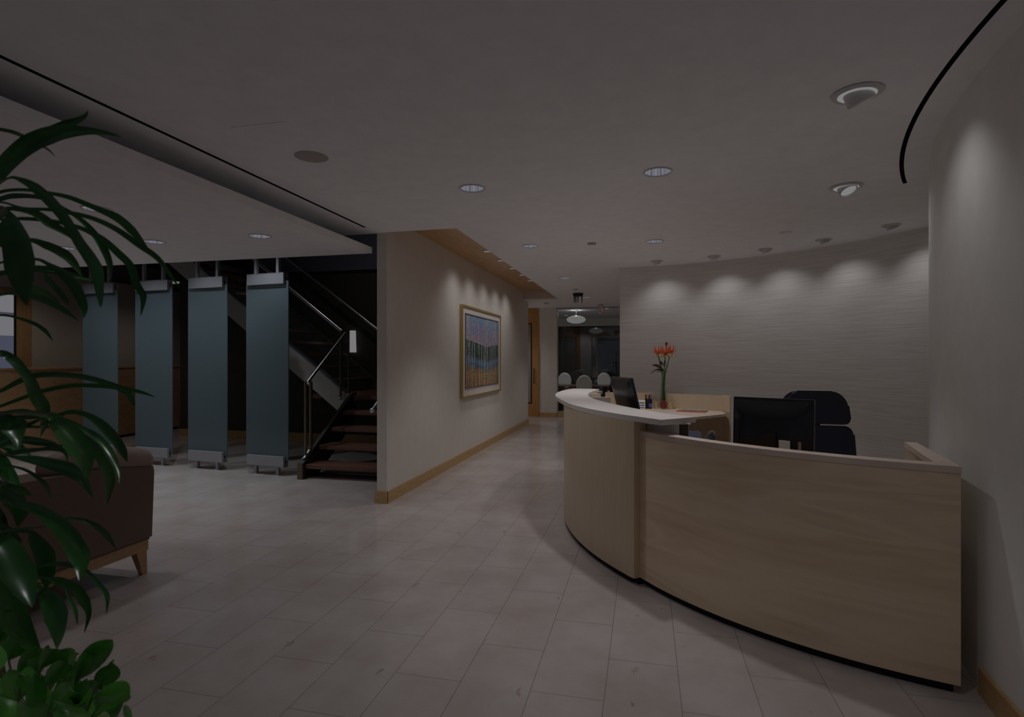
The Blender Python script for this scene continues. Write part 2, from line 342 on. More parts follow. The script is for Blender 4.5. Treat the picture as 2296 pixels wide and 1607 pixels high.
LEAVES = [
('a', [-1.806,1.169,1.854,-0.0019,-0.0033,0.0011,-1.656,1.102,1.914,-0.0051,-0.0092,0.0036,-1.506,1.034,1.934,-0.0064,-0.0128,0.007,-1.463,1.039,1.976,-0.0061,-0.0142,0.0092,-1.412,1.04,2.005,-0.005,-0.0141,0.0124,-1.358,1.04,2.019,-0.0027,-0.0118,0.0144,-1.301,1.038,2.024,-0.0002,-0.0078,0.0133,-1.235,1.035,2.018,0.0009,-0.0033,0.0079,-1.178,1.029,2.006,0.0011,-0.0013,0.0047,-1.124,1.02,1.989,0.0001,-0.0001,0.0005]),
('a', [-1.806,1.169,1.945,-0.0015,-0.0031,0.0019,-1.625,1.114,2.0,-0.0018,-0.0037,0.0033,-1.444,1.059,2.016,-0.0019,-0.0044,0.0058,-1.398,1.07,2.041,-0.0032,-0.0053,0.009,-1.356,1.081,2.06,-0.0028,-0.0051,0.0093,-1.329,1.088,2.072,-0.0021,-0.0035,0.0058,-1.311,1.094,2.084,-0.0019,-0.0023,0.0024,-1.306,1.096,2.097,-0.0004,-0.0004,0.0002]),
('a', [-1.806,1.169,2.095,-0.0012,-0.003,0.0024,-1.789,1.199,2.141,-0.0007,-0.002,0.0028,-1.773,1.229,2.147,0.0007,-0.0004,0.005,-1.723,1.229,2.134,0.0019,0.0011,0.0053,-1.663,1.223,2.109,0.0021,0.0018,0.0043,-1.587,1.215,2.072,0.0015,0.0014,0.0023,-1.535,1.197,2.041,0.0003,0.0004,0.0004]),
('a', [-1.806,1.169,1.863,-0.0017,-0.0032,0.0017,-1.706,1.142,1.914,-0.0011,-0.0022,0.0017,-1.606,1.114,1.926,-0.0006,-0.0017,0.0036,-1.553,1.13,1.933,0.0001,-0.0004,0.0041,-1.497,1.152,1.927,0.0006,0.0003,0.0046,-1.454,1.172,1.918,0.0013,0.0011,0.0056,-1.407,1.196,1.897,0.002,0.002,0.0065,-1.361,1.221,1.874,0.0039,0.0044,0.0091,-1.335,1.243,1.843,0.0051,0.0063,0.0074,-1.312,1.266,1.802,0.0015,0.0019,0.0019,-1.312,1.284,1.785,0.0003,0.0004,0.0004]),
('a', [-1.806,1.169,1.846,-0.0017,-0.0032,0.0018,-1.734,1.16,1.9,-0.0011,-0.0023,0.0017,-1.662,1.152,1.914,0.0001,-0.0008,0.0022,-1.599,1.164,1.897,0.0007,-0.0006,0.0034,-1.525,1.176,1.892,0.0007,-0.0011,0.0045,-1.467,1.182,1.882,0.0012,-0.0007,0.0051,-1.4,1.19,1.865,0.0019,0.0,0.0055,-1.333,1.196,1.835,0.0032,0.0012,0.0061,-1.265,1.202,1.791,0.0042,0.002,0.0066,-1.212,1.204,1.756,0.0041,0.0024,0.0049,-1.171,1.201,1.713,0.003,0.0021,0.0026,-1.138,1.196,1.677,0.0004,0.0003,0.0003]),
('a', [-1.806,1.169,1.853,-0.0018,-0.0032,0.0015,-1.615,1.086,1.903,-0.0013,-0.0026,0.001,-1.424,1.002,1.913,-0.0006,-0.0017,0.0012,-1.389,1.011,1.907,0.0031,-0.0025,0.0067,-1.363,1.019,1.891,0.0076,-0.0001,0.0096,-1.336,1.028,1.865,0.0096,0.0017,0.0092,-1.313,1.036,1.836,0.0096,0.0027,0.0073,-1.295,1.044,1.805,0.0092,0.0032,0.0056,-1.277,1.052,1.768,0.0101,0.0036,0.0061,-1.26,1.06,1.738,0.0117,0.0042,0.0067,-1.246,1.068,1.704,0.0131,0.0059,0.0033,-1.243,1.073,1.648,0.0071,0.0035,0.0005,-1.245,1.077,1.62,0.0005,0.0003,-0.0]),
('a', [-1.806,1.169,1.878,-0.0016,-0.0031,0.0021,-1.762,1.179,1.927,-0.0014,-0.0026,0.0031,-1.717,1.19,1.936,-0.0009,-0.0018,0.0059,-1.684,1.202,1.946,-0.0004,-0.0004,0.0076,-1.62,1.224,1.943,0.0009,0.0014,0.0055,-1.568,1.244,1.916,0.0015,0.0025,0.0042,-1.534,1.263,1.89,0.0023,0.004,0.0046,-1.507,1.281,1.854,0.0037,0.0067,0.0049,-1.487,1.298,1.806,0.0045,0.0085,0.0043,-1.486,1.313,1.769,0.0035,0.0067,0.0024,-1.495,1.326,1.741,0.0003,0.0006,0.0002]),
('a', [-1.806,1.169,1.811,-0.0018,-0.0032,0.0016,-1.679,1.122,1.858,-0.0012,-0.002,0.0021,-1.551,1.075,1.865,-0.0007,-0.0013,0.0044,-1.52,1.084,1.871,-0.0002,0.0017,0.006,-1.473,1.099,1.861,0.0016,0.0058,0.008,-1.44,1.11,1.836,0.0026,0.009,0.0083,-1.408,1.123,1.815,0.0017,0.0065,0.0057,-1.391,1.133,1.795,0.0004,0.0015,0.0011]),
('a', [-1.806,1.169,1.816,-0.0016,-0.0031,0.002,-1.734,1.16,1.862,-0.0009,-0.0022,0.0018,-1.662,1.152,1.867,-0.0001,-0.0013,0.002,-1.606,1.168,1.871,0.0007,-0.0023,0.0043,-1.551,1.187,1.868,0.0013,-0.002,0.005,-1.511,1.205,1.861,0.0017,-0.0012,0.0045,-1.471,1.224,1.848,0.0029,-0.0005,0.0055,-1.432,1.244,1.823,0.0054,0.001,0.0069,-1.399,1.263,1.786,0.0072,0.0024,0.0068,-1.379,1.281,1.754,0.0084,0.0041,0.0041,-1.375,1.296,1.704,0.0093,0.005,0.0031,-1.369,1.312,1.675,0.0078,0.0046,0.0002,-1.389,1.323,1.622,0.0005,0.0003,-0.0001]),
('a', [-1.806,1.169,1.762,-0.0019,-0.0032,0.0014,-1.619,1.085,1.822,-0.0042,-0.0082,0.0024,-1.432,1.0,1.841,-0.0046,-0.0114,0.0072,-1.419,1.0,1.815,0.0186,0.0064,0.0089,-1.397,1.0,1.768,0.0274,0.0103,0.0104,-1.379,0.996,1.714,0.0297,0.0119,0.0093,-1.364,0.991,1.674,0.022,0.0089,0.007,-1.344,0.986,1.617,0.0005,0.0002,0.0002]),
('b', [-1.806,1.169,1.744,-0.0014,-0.0027,0.0026,-1.674,1.149,1.794,-0.0008,-0.0017,0.0026,-1.542,1.129,1.804,0.0001,-0.0004,0.0046,-1.483,1.136,1.788,0.0029,0.0042,0.0092,-1.428,1.137,1.764,0.0053,0.0076,0.0088,-1.388,1.13,1.736,0.0046,0.007,0.0038,-1.353,1.12,1.704,0.0003,0.0005,0.0002]),
('b', [-1.806,1.169,1.709,-0.0012,-0.0024,0.003,-1.691,1.171,1.757,-0.0006,-0.0016,0.0025,-1.576,1.172,1.764,0.0003,-0.001,0.0034,-1.529,1.179,1.746,0.0026,0.0006,0.0054,-1.48,1.183,1.716,0.0079,0.0043,0.0098,-1.442,1.183,1.674,0.0094,0.0064,0.0067,-1.416,1.178,1.632,0.0073,0.0055,0.0026,-1.405,1.168,1.603,0.0005,0.0004,0.0]),
('b', [-1.806,1.169,1.678,-0.0012,-0.0024,0.003,-1.744,1.21,1.736,-0.0019,-0.0022,0.0055,-1.681,1.25,1.754,-0.0015,0.0006,0.0091,-1.628,1.27,1.751,-0.0002,0.0038,0.0077,-1.578,1.294,1.735,-0.0002,0.0036,0.0062,-1.544,1.319,1.725,-0.0001,0.0003,0.0006]),
('b', [-1.806,1.169,1.679,-0.0012,-0.0023,0.003,-1.713,1.191,1.734,-0.0004,-0.0019,0.0024,-1.62,1.213,1.748,0.0009,-0.0015,0.0035,-1.598,1.224,1.72,0.0069,0.0008,0.0052,-1.579,1.238,1.69,0.0074,0.0013,0.0044,-1.568,1.254,1.661,0.0068,0.0023,0.0017,-1.579,1.267,1.65,0.0006,0.0004,-0.0002]),
('b', [-1.806,1.169,1.605,-0.0017,-0.0028,0.0023,-1.665,1.125,1.654,-0.0011,-0.0021,0.0021,-1.524,1.081,1.663,-0.0007,-0.0022,0.0038,-1.495,1.107,1.673,0.004,-0.0022,0.0119,-1.497,1.141,1.665,0.0063,0.0033,0.008,-1.502,1.184,1.647,0.0011,0.0007,0.0013]),
('b', [-1.806,1.169,1.601,-0.0017,-0.0028,0.0023,-1.692,1.145,1.654,-0.001,-0.0022,0.0019,-1.579,1.12,1.668,-0.0002,-0.0018,0.0031,-1.526,1.135,1.66,0.0031,-0.0023,0.008,-1.477,1.152,1.638,0.0046,-0.0007,0.0077,-1.456,1.164,1.621,0.0042,0.0004,0.0049,-1.433,1.178,1.598,0.0004,0.0001,0.0005]),
('b', [-1.806,1.169,1.562,-0.0017,-0.0028,0.0022,-1.789,1.199,1.613,-0.001,-0.0017,0.0022,-1.773,1.229,1.623,0.0,-0.0004,0.0025,-1.729,1.235,1.617,0.0007,0.0004,0.0031,-1.668,1.241,1.599,0.0016,0.0015,0.0045,-1.628,1.241,1.578,0.0028,0.003,0.0038,-1.593,1.237,1.548,0.0003,0.0004,0.0003]),
('c', [-1.806,1.169,1.446,-0.0019,-0.0029,0.002,-1.651,1.103,1.499,-0.002,-0.0024,0.0044,-1.496,1.037,1.513,0.0012,0.0034,0.0074,-1.469,1.047,1.497,-0.0007,0.0123,0.0054,-1.456,1.057,1.473,-0.0012,0.0125,0.005,-1.448,1.069,1.447,-0.0012,0.0141,0.005,-1.444,1.081,1.408,-0.0014,0.0167,0.0062,-1.441,1.095,1.379,-0.0008,0.0168,0.0065,-1.451,1.107,1.34,0.0008,0.0109,0.0026,-1.478,1.116,1.304,0.0001,0.0007,0.0001]),
('c', [-1.806,1.169,1.336,-0.002,-0.0028,0.002,-1.734,1.16,1.394,-0.0014,-0.0023,0.002,-1.662,1.152,1.413,-0.0013,-0.003,0.0036,-1.607,1.164,1.442,-0.0013,-0.0054,0.0053,-1.57,1.171,1.455,-0.0003,-0.0041,0.0072,-1.508,1.184,1.458,0.0007,-0.0025,0.0072,-1.446,1.197,1.452,0.0015,-0.0014,0.0073,-1.385,1.209,1.437,0.0024,-0.0005,0.0072,-1.331,1.219,1.415,0.004,0.0009,0.0072,-1.312,1.221,1.395,0.0057,0.0026,0.0043,-1.301,1.221,1.374,0.0005,0.0002,0.0003]),
('c', [-1.806,1.169,1.297,-0.002,-0.0027,0.0021,-1.762,1.179,1.353,-0.001,-0.0022,0.0019,-1.717,1.19,1.369,-0.0006,-0.0025,0.003,-1.637,1.204,1.398,-0.0007,-0.005,0.0042,-1.578,1.208,1.415,-0.0008,-0.005,0.0051,-1.505,1.213,1.427,-0.0003,-0.0042,0.0058,-1.431,1.216,1.428,0.0002,-0.0034,0.0062,-1.356,1.217,1.424,0.0007,-0.0028,0.0064,-1.28,1.217,1.413,0.0008,-0.0017,0.0052,-1.226,1.21,1.401,0.0001,-0.0002,0.0007]),
('c', [-1.806,1.169,1.313,-0.0012,-0.0012,0.0036,-1.52,1.056,1.367,-0.0004,0.0004,0.0047,-1.233,0.944,1.381,0.0015,0.0043,0.0056,-1.211,0.951,1.363,-0.0002,0.0186,0.0068,-1.191,0.96,1.338,-0.0003,0.0258,0.0078,-1.174,0.969,1.305,-0.0005,0.0259,0.0076,-1.168,0.976,1.285,0.0008,0.022,0.0044,-1.171,0.982,1.239,0.0,0.0006,0.0001]),
('c', [-1.806,1.169,1.296,-0.0012,-0.0012,0.0036,-1.619,1.136,1.346,-0.0005,-0.0003,0.003,-1.433,1.103,1.356,-0.0004,0.0004,0.0044,-1.383,1.115,1.368,-0.0005,0.0008,0.0055,-1.346,1.125,1.361,0.0014,0.0034,0.0056,-1.313,1.135,1.338,0.0041,0.0075,0.0071,-1.285,1.144,1.306,0.0054,0.0091,0.0061,-1.264,1.151,1.271,0.005,0.0079,0.0038,-1.255,1.156,1.242,0.0003,0.0004,0.0002]),
('c', [-1.806,1.169,1.283,-0.0012,-0.0011,0.0037,-1.659,1.178,1.333,-0.0006,0.0001,0.003,-1.511,1.187,1.342,0.0001,0.0014,0.0027,-1.442,1.193,1.319,0.001,0.0042,0.0029,-1.386,1.188,1.297,0.0028,0.008,0.003,-1.335,1.175,1.265,0.0041,0.0105,0.0012,-1.286,1.158,1.22,0.0029,0.0068,-0.0006,-1.254,1.133,1.192,0.0003,0.0005,-0.0002]),
('c', [-1.806,1.169,1.271,-0.001,-0.0008,0.0038,-1.598,1.141,1.319,-0.0004,0.0001,0.003,-1.39,1.113,1.327,0.0003,0.0012,0.0031,-1.356,1.132,1.303,0.0016,0.0048,0.0045,-1.346,1.154,1.267,0.0043,0.01,0.0064,-1.347,1.18,1.222,0.006,0.0116,0.0051,-1.365,1.206,1.171,0.0062,0.0101,0.0015,-1.404,1.232,1.109,0.0003,0.0005,0.0]),
('c', [-1.806,1.169,1.212,-0.002,-0.0024,0.0025,-1.706,1.142,1.265,-0.0011,-0.0013,0.0025,-1.606,1.114,1.277,-0.0007,-0.0005,0.0033,-1.556,1.119,1.293,-0.0013,-0.0008,0.0101,-1.501,1.12,1.291,0.0008,0.0021,0.0099,-1.441,1.118,1.284,0.0018,0.003,0.007,-1.393,1.111,1.267,0.0021,0.0028,0.0027,-1.366,1.096,1.248,0.0003,0.0004,0.0002]),
('c', [-1.806,1.169,1.166,-0.0021,-0.0026,0.0022,-1.762,1.179,1.22,-0.0013,-0.0016,0.0022,-1.717,1.19,1.235,-0.0008,-0.0006,0.0035,-1.642,1.195,1.249,-0.0008,-0.0003,0.006,-1.549,1.192,1.258,-0.0,0.0005,0.0036,-1.472,1.178,1.252,0.0001,0.0002,0.0006]),
('c', [-1.806,1.169,1.228,-0.0013,-0.0012,0.0036,-1.583,1.067,1.276,-0.0004,-0.0001,0.003,-1.36,0.966,1.284,0.0002,0.0005,0.003,-1.308,0.976,1.276,0.0019,-0.0001,0.0104,-1.267,0.983,1.267,0.0033,0.0008,0.0133,-1.226,0.989,1.255,0.0061,0.0033,0.0142,-1.193,0.992,1.233,0.0067,0.0042,0.0069,-1.168,0.993,1.196,0.0004,0.0002,0.0003]),
('c', [-1.806,1.169,1.153,-0.0021,-0.0025,0.0024,-1.734,1.16,1.206,-0.0012,-0.0016,0.0023,-1.662,1.152,1.219,-0.0,-0.0,0.0018,-1.587,1.155,1.21,0.0007,0.0006,0.0036,-1.524,1.144,1.193,0.0016,0.0019,0.0042,-1.467,1.123,1.177,0.0026,0.003,0.0036,-1.418,1.095,1.157,0.0003,0.0004,0.0003]),
('c', [-1.806,1.169,1.137,-0.0019,-0.002,0.0029,-1.681,1.122,1.186,-0.0009,-0.0006,0.0029,-1.556,1.074,1.195,0.0005,0.0016,0.0041,-1.551,1.088,1.184,0.002,0.0033,0.0055,-1.542,1.114,1.166,0.0035,0.0056,0.0092,-1.541,1.144,1.146,0.0002,0.0003,0.0005]),
('c', [-1.806,1.169,1.287,-0.0021,-0.0029,0.0018,-1.667,1.099,1.336,-0.0043,-0.0045,0.0095,-1.527,1.029,1.346,0.0019,0.0074,0.0151,-1.49,1.033,1.347,0.0001,0.0175,0.0203,-1.453,1.032,1.343,0.007,0.0289,0.0057,-1.428,1.025,1.311,0.0026,0.0116,-0.0019,-1.409,1.014,1.292,0.0001,0.0005,-0.0002]),
('c', [-1.806,1.169,1.275,-0.002,-0.0027,0.0021,-1.734,1.16,1.335,-0.0015,-0.0018,0.0023,-1.662,1.152,1.354,-0.0009,-0.0005,0.0046,-1.583,1.152,1.364,0.0,0.0009,0.0046,-1.513,1.135,1.357,0.0008,0.0016,0.0029,-1.441,1.109,1.349,0.0002,0.0003,0.0004]),
('c', [-1.806,1.169,1.221,-0.002,-0.0025,0.0023,-1.706,1.142,1.277,-0.0013,-0.001,0.0028,-1.606,1.114,1.293,-0.0014,0.0003,0.0046,-1.567,1.13,1.319,-0.0051,0.0007,0.0075,-1.532,1.152,1.34,-0.0025,0.0001,0.003,-1.519,1.172,1.358,-0.0005,-0.0001,0.0004]),
('d', [-1.806,1.169,1.093,-0.0015,-0.001,0.0036,-1.638,1.106,1.145,-0.0006,0.0002,0.0037,-1.469,1.043,1.156,0.0005,0.0019,0.005,-1.407,1.05,1.144,0.0028,0.005,0.0103,-1.352,1.049,1.121,0.0063,0.0092,0.0113,-1.3,1.042,1.091,0.01,0.0129,0.0112,-1.253,1.032,1.052,0.012,0.0143,0.0087,-1.226,1.014,1.035,0.009,0.0093,0.0018,-1.204,0.992,1.013,0.0004,0.0003,0.0]),
('d', [-1.806,1.169,0.977,-0.0016,-0.0009,0.0036,-1.676,1.174,1.036,-0.0009,-0.0,0.0029,-1.547,1.179,1.055,-0.0004,0.0002,0.0017,-1.509,1.197,1.072,-0.0006,0.0004,0.0023,-1.477,1.222,1.066,0.0001,0.0021,0.0037,-1.457,1.249,1.041,0.0016,0.0049,0.0053,-1.454,1.276,1.009,0.0028,0.0057,0.0039,-1.455,1.306,0.957,0.0003,0.0005,0.0003]),
('d', [-1.806,1.169,0.88,-0.0017,-0.0008,0.0035,-1.7,1.168,0.932,-0.0009,-0.0001,0.0029,-1.593,1.168,0.944,-0.0003,0.0001,0.0018,-1.521,1.179,0.958,-0.0005,-0.0,0.0049,-1.46,1.183,0.959,0.0006,0.0017,0.0071,-1.413,1.181,0.949,0.0017,0.0022,0.0039,-1.366,1.176,0.921,0.0024,0.0026,0.0032,-1.329,1.167,0.897,0.0042,0.0035,0.0022,-1.313,1.151,0.86,0.0005,0.0003,0.0001]),
('d', [-1.806,1.169,0.895,-0.001,0.0004,0.0038,-1.628,1.134,0.947,-0.0004,0.0007,0.0029,-1.45,1.099,0.958,0.0001,0.0011,0.0032,-1.414,1.116,0.947,0.0028,0.0037,0.0079,-1.392,1.137,0.92,0.0064,0.0069,0.0067,-1.392,1.158,0.882,0.009,0.0086,0.0032,-1.403,1.18,0.836,0.0047,0.0036,-0.0007,-1.441,1.2,0.776,0.0005,0.0003,-0.0002]),
('d', [-1.806,1.169,1.061,-0.0011,-0.0002,0.0038,-1.577,1.043,1.118,0.0017,0.0044,0.0047,-1.348,0.917,1.135,0.0042,0.0084,0.0027,-1.323,0.917,1.117,0.0041,0.0197,0.0037,-1.291,0.913,1.092,0.0064,0.027,0.0022,-1.255,0.906,1.055,0.0075,0.029,0.0002,-1.224,0.896,1.026,0.0057,0.0188,-0.0009,-1.191,0.884,1.002,0.0001,0.0005,-0.0]),
('d', [-1.806,1.169,0.936,-0.0002,0.0014,0.0037,-1.557,1.074,0.989,0.0002,0.0015,0.0026,-1.308,0.978,1.001,0.0007,0.0019,0.0022,-1.287,0.979,0.982,0.0053,0.008,0.007,-1.266,0.978,0.969,0.0108,0.0141,0.0086,-1.246,0.974,0.939,0.0141,0.0156,0.0048,-1.232,0.967,0.905,0.0082,0.0082,0.001,-1.223,0.958,0.879,0.0003,0.0003,0.0]),
('d', [-1.806,1.169,0.959,-0.0019,-0.0014,0.0032,-1.726,1.188,1.014,-0.0011,-0.0008,0.0031,-1.646,1.207,1.028,0.0003,0.0009,0.0049,-1.636,1.22,1.003,0.0104,0.0093,0.0065,-1.631,1.242,0.954,0.0186,0.0158,0.0037,-1.65,1.263,0.889,0.0154,0.0124,-0.0019,-1.682,1.287,0.835,0.0005,0.0004,-0.0001]),
('d', [-1.806,1.169,0.833,-0.0014,-0.0,0.0038,-1.659,1.178,0.888,-0.0007,0.0004,0.0029,-1.512,1.187,0.902,0.0001,0.0008,0.0016,-1.469,1.182,0.871,0.0018,0.0025,0.0018,-1.428,1.165,0.849,0.003,0.0039,0.0018,-1.389,1.139,0.83,0.0004,0.0004,0.0001]),
('d', [-1.806,1.169,1.074,-0.0021,-0.0025,0.0023,-1.734,1.16,1.132,-0.0037,-0.0044,0.006,-1.662,1.152,1.15,0.001,0.002,0.0119,-1.641,1.17,1.123,0.0166,0.0145,0.0118,-1.647,1.191,1.081,0.0143,0.0125,-0.0012,-1.685,1.212,1.036,0.0005,0.0004,-0.0002]),
('d', [-1.806,1.169,0.881,-0.0022,-0.0021,0.0026,-1.718,1.139,0.933,-0.0028,-0.0001,0.0075,-1.629,1.108,0.945,0.0031,0.0098,0.0054,-1.608,1.125,0.894,0.0063,0.0272,0.01,-1.607,1.146,0.828,0.0075,0.0303,0.0111,-1.601,1.174,0.756,0.0037,0.0196,0.0093,-1.593,1.208,0.692,0.0001,0.0005,0.0003]),
('d', [-1.806,1.169,1.264,-0.0022,-0.0033,0.0005,-1.913,1.247,1.315,-0.0021,-0.0032,0.0008,-2.019,1.325,1.326,0.0003,0.0009,0.0055,-1.989,1.331,1.305,0.0079,0.0102,0.0126,-1.958,1.337,1.278,0.0115,0.0145,0.0145,-1.926,1.342,1.244,0.0088,0.0109,0.009,-1.894,1.347,1.204,0.0004,0.0005,0.0004]),
('b', [-1.806,1.169,0.844,-0.0023,-0.0033,0.0003,-1.913,1.247,0.892,-0.0021,-0.0032,0.0009,-2.019,1.325,0.899,-0.0024,-0.0026,0.0044,-2.0,1.339,0.899,0.0037,0.0007,0.019,-1.989,1.358,0.892,0.0101,0.008,0.0221,-1.983,1.381,0.876,0.0095,0.0087,0.0131,-1.981,1.408,0.853,0.0004,0.0004,0.0005]),
('c', [-1.806,1.169,0.919,-0.0022,-0.0033,0.0004,-1.913,1.247,0.97,-0.0021,-0.0032,0.0008,-2.019,1.325,0.981,-0.0019,-0.0018,0.005,-1.985,1.336,0.975,0.0045,0.004,0.0179,-1.953,1.35,0.959,0.0094,0.0087,0.0212,-1.924,1.365,0.936,0.0085,0.0078,0.0133,-1.895,1.381,0.904,0.0004,0.0003,0.0005]),
('c', [-1.806,1.169,1.861,-0.0019,-0.0033,0.0011,-1.913,1.247,1.91,-0.0005,-0.0019,0.0033,-2.019,1.325,1.918,0.0029,0.0029,0.0037,-1.999,1.338,1.906,0.0092,0.0041,0.0152,-1.985,1.357,1.889,0.0141,0.0088,0.0174,-1.976,1.378,1.867,0.0109,0.0081,0.0105,-1.97,1.403,1.838,0.0005,0.0004,0.0004]),
('d', [-1.806,1.169,1.202,-0.0022,-0.0033,0.0005,-1.913,1.247,1.25,-0.0023,-0.0032,-0.0001,-2.019,1.325,1.257,-0.0012,0.0009,0.0058,-1.967,1.323,1.227,0.0035,0.0211,0.0023,-1.904,1.313,1.192,0.0056,0.0272,0.0005,-1.833,1.297,1.151,0.0042,0.0187,-0.0009,-1.758,1.276,1.106,0.0002,0.0008,-0.0001]),
('d', [-1.806,1.169,1.19,-0.0022,-0.0033,0.0004,-1.913,1.247,1.244,-0.0023,-0.0032,0.0,-2.019,1.325,1.257,-0.0016,-0.0009,0.0054,-1.998,1.333,1.232,0.0017,0.0182,0.0072,-1.981,1.344,1.2,0.0023,0.0242,0.0087,-1.964,1.355,1.162,0.0018,0.0173,0.0056,-1.95,1.368,1.116,0.0001,0.0007,0.0002]),
('d', [-1.806,1.169,1.194,-0.0022,-0.0033,0.0004,-1.913,1.247,1.245,-0.0023,-0.0032,-0.0001,-2.019,1.325,1.257,-0.0033,-0.0029,0.0039,-1.985,1.342,1.254,-0.0051,0.0137,0.0152,-1.959,1.364,1.242,-0.0064,0.0197,0.0186,-1.936,1.39,1.22,-0.0039,0.015,0.0125,-1.917,1.419,1.189,-0.0002,0.0006,0.0005]),
('b', [-1.806,1.169,1.204,-0.0022,-0.0033,0.0005,-1.913,1.247,1.25,-0.0022,-0.0032,0.0003,-2.019,1.325,1.257,-0.0005,0.0008,0.0055,-1.978,1.322,1.234,0.0061,0.0161,0.0066,-1.925,1.31,1.207,0.0087,0.0211,0.0066,-1.866,1.294,1.176,0.0064,0.0148,0.0035,-1.801,1.272,1.142,0.0003,0.0006,0.0001]),
('c', [-1.806,1.169,0.991,-0.0022,-0.0033,0.0003,-1.913,1.247,1.047,-0.002,-0.0032,0.0008,-2.019,1.325,1.064,-0.0019,-0.0019,0.005,-1.995,1.333,1.049,0.0087,0.0079,0.0148,-1.972,1.341,1.028,0.0135,0.0121,0.0169,-1.95,1.351,1.0,0.0106,0.0093,0.0105,-1.929,1.361,0.967,0.0005,0.0004,0.0004]),
('c', [-1.806,1.169,0.905,-0.0022,-0.0033,0.0003,-1.913,1.247,0.963,-0.002,-0.0032,0.0011,-2.019,1.325,0.981,-0.0016,-0.0026,0.0051,-1.967,1.323,0.985,-0.0011,-0.0036,0.0206,-1.902,1.313,0.985,0.001,0.0002,0.027,-1.83,1.296,0.98,0.0024,0.0027,0.0183,-1.753,1.274,0.971,0.0001,0.0001,0.0007]),
('d', [-1.806,1.169,0.839,-0.0023,-0.0033,0.0003,-1.913,1.247,0.889,-0.0021,-0.0032,0.0008,-2.019,1.325,0.899,-0.0017,-0.0005,0.0053,-2.008,1.34,0.868,0.0114,0.0123,0.0084,-2.007,1.363,0.827,0.0157,0.0171,0.0086,-2.013,1.391,0.776,0.0116,0.0125,0.0051,-2.024,1.424,0.715,0.0005,0.0005,0.0002]),
('d', [-1.806,1.169,0.711,-0.0023,-0.0033,0.0003,-1.913,1.247,0.763,-0.0024,-0.0031,-0.0004,-2.019,1.325,0.775,-0.0047,-0.0035,0.0014,-1.962,1.325,0.789,-0.0016,0.0168,0.0136,-1.893,1.318,0.798,0.0024,0.0245,0.0133,-1.818,1.304,0.802,0.0036,0.018,0.0064,-1.738,1.286,0.801,0.0002,0.0007,0.0002]),
('d', [-1.806,1.169,1.195,-0.0022,-0.0033,0.0004,-1.913,1.247,1.246,-0.0024,-0.0032,-0.0002,-2.019,1.325,1.257,-0.0016,0.0001,0.0058,-1.977,1.326,1.228,0.0022,0.0219,0.0018,-1.928,1.321,1.194,0.0037,0.0284,-0.0002,-1.874,1.312,1.154,0.0028,0.0197,-0.0012,-1.816,1.3,1.109,0.0001,0.0008,-0.0001]),
('b', [-1.806,1.169,0.713,-0.0023,-0.0033,0.0003,-1.913,1.247,0.764,-0.0023,-0.0031,-0.0002,-2.019,1.325,0.775,-0.004,-0.0037,0.0021,-1.998,1.338,0.762,-0.0043,0.0167,0.0105,-1.984,1.356,0.74,-0.0052,0.022,0.0141,-1.974,1.377,0.71,-0.003,0.016,0.0098,-1.967,1.401,0.672,-0.0001,0.0007,0.0004]),
('c', [-1.806,1.169,1.183,-0.0022,-0.0033,0.0004,-1.913,1.247,1.24,-0.0024,-0.0031,-0.0002,-2.019,1.325,1.257,-0.0038,-0.0035,0.0029,-1.969,1.324,1.259,0.0016,0.0146,0.0149,-1.908,1.314,1.256,0.0056,0.0219,0.0146,-1.841,1.299,1.247,0.0053,0.0164,0.0071,-1.769,1.279,1.233,0.0002,0.0007,0.0002]),
('c', [-1.806,1.169,1.195,-0.0022,-0.0033,0.0004,-1.913,1.247,1.246,-0.0024,-0.0032,-0.0002,-2.019,1.325,1.257,-0.0024,-0.0015,0.0054,-1.987,1.328,1.235,0.0008,0.0225,0.003,-1.951,1.329,1.208,0.0014,0.0294,0.0017,-1.914,1.328,1.175,0.0009,0.0207,0.0001,-1.874,1.326,1.136,0.0,0.0009,-0.0])]
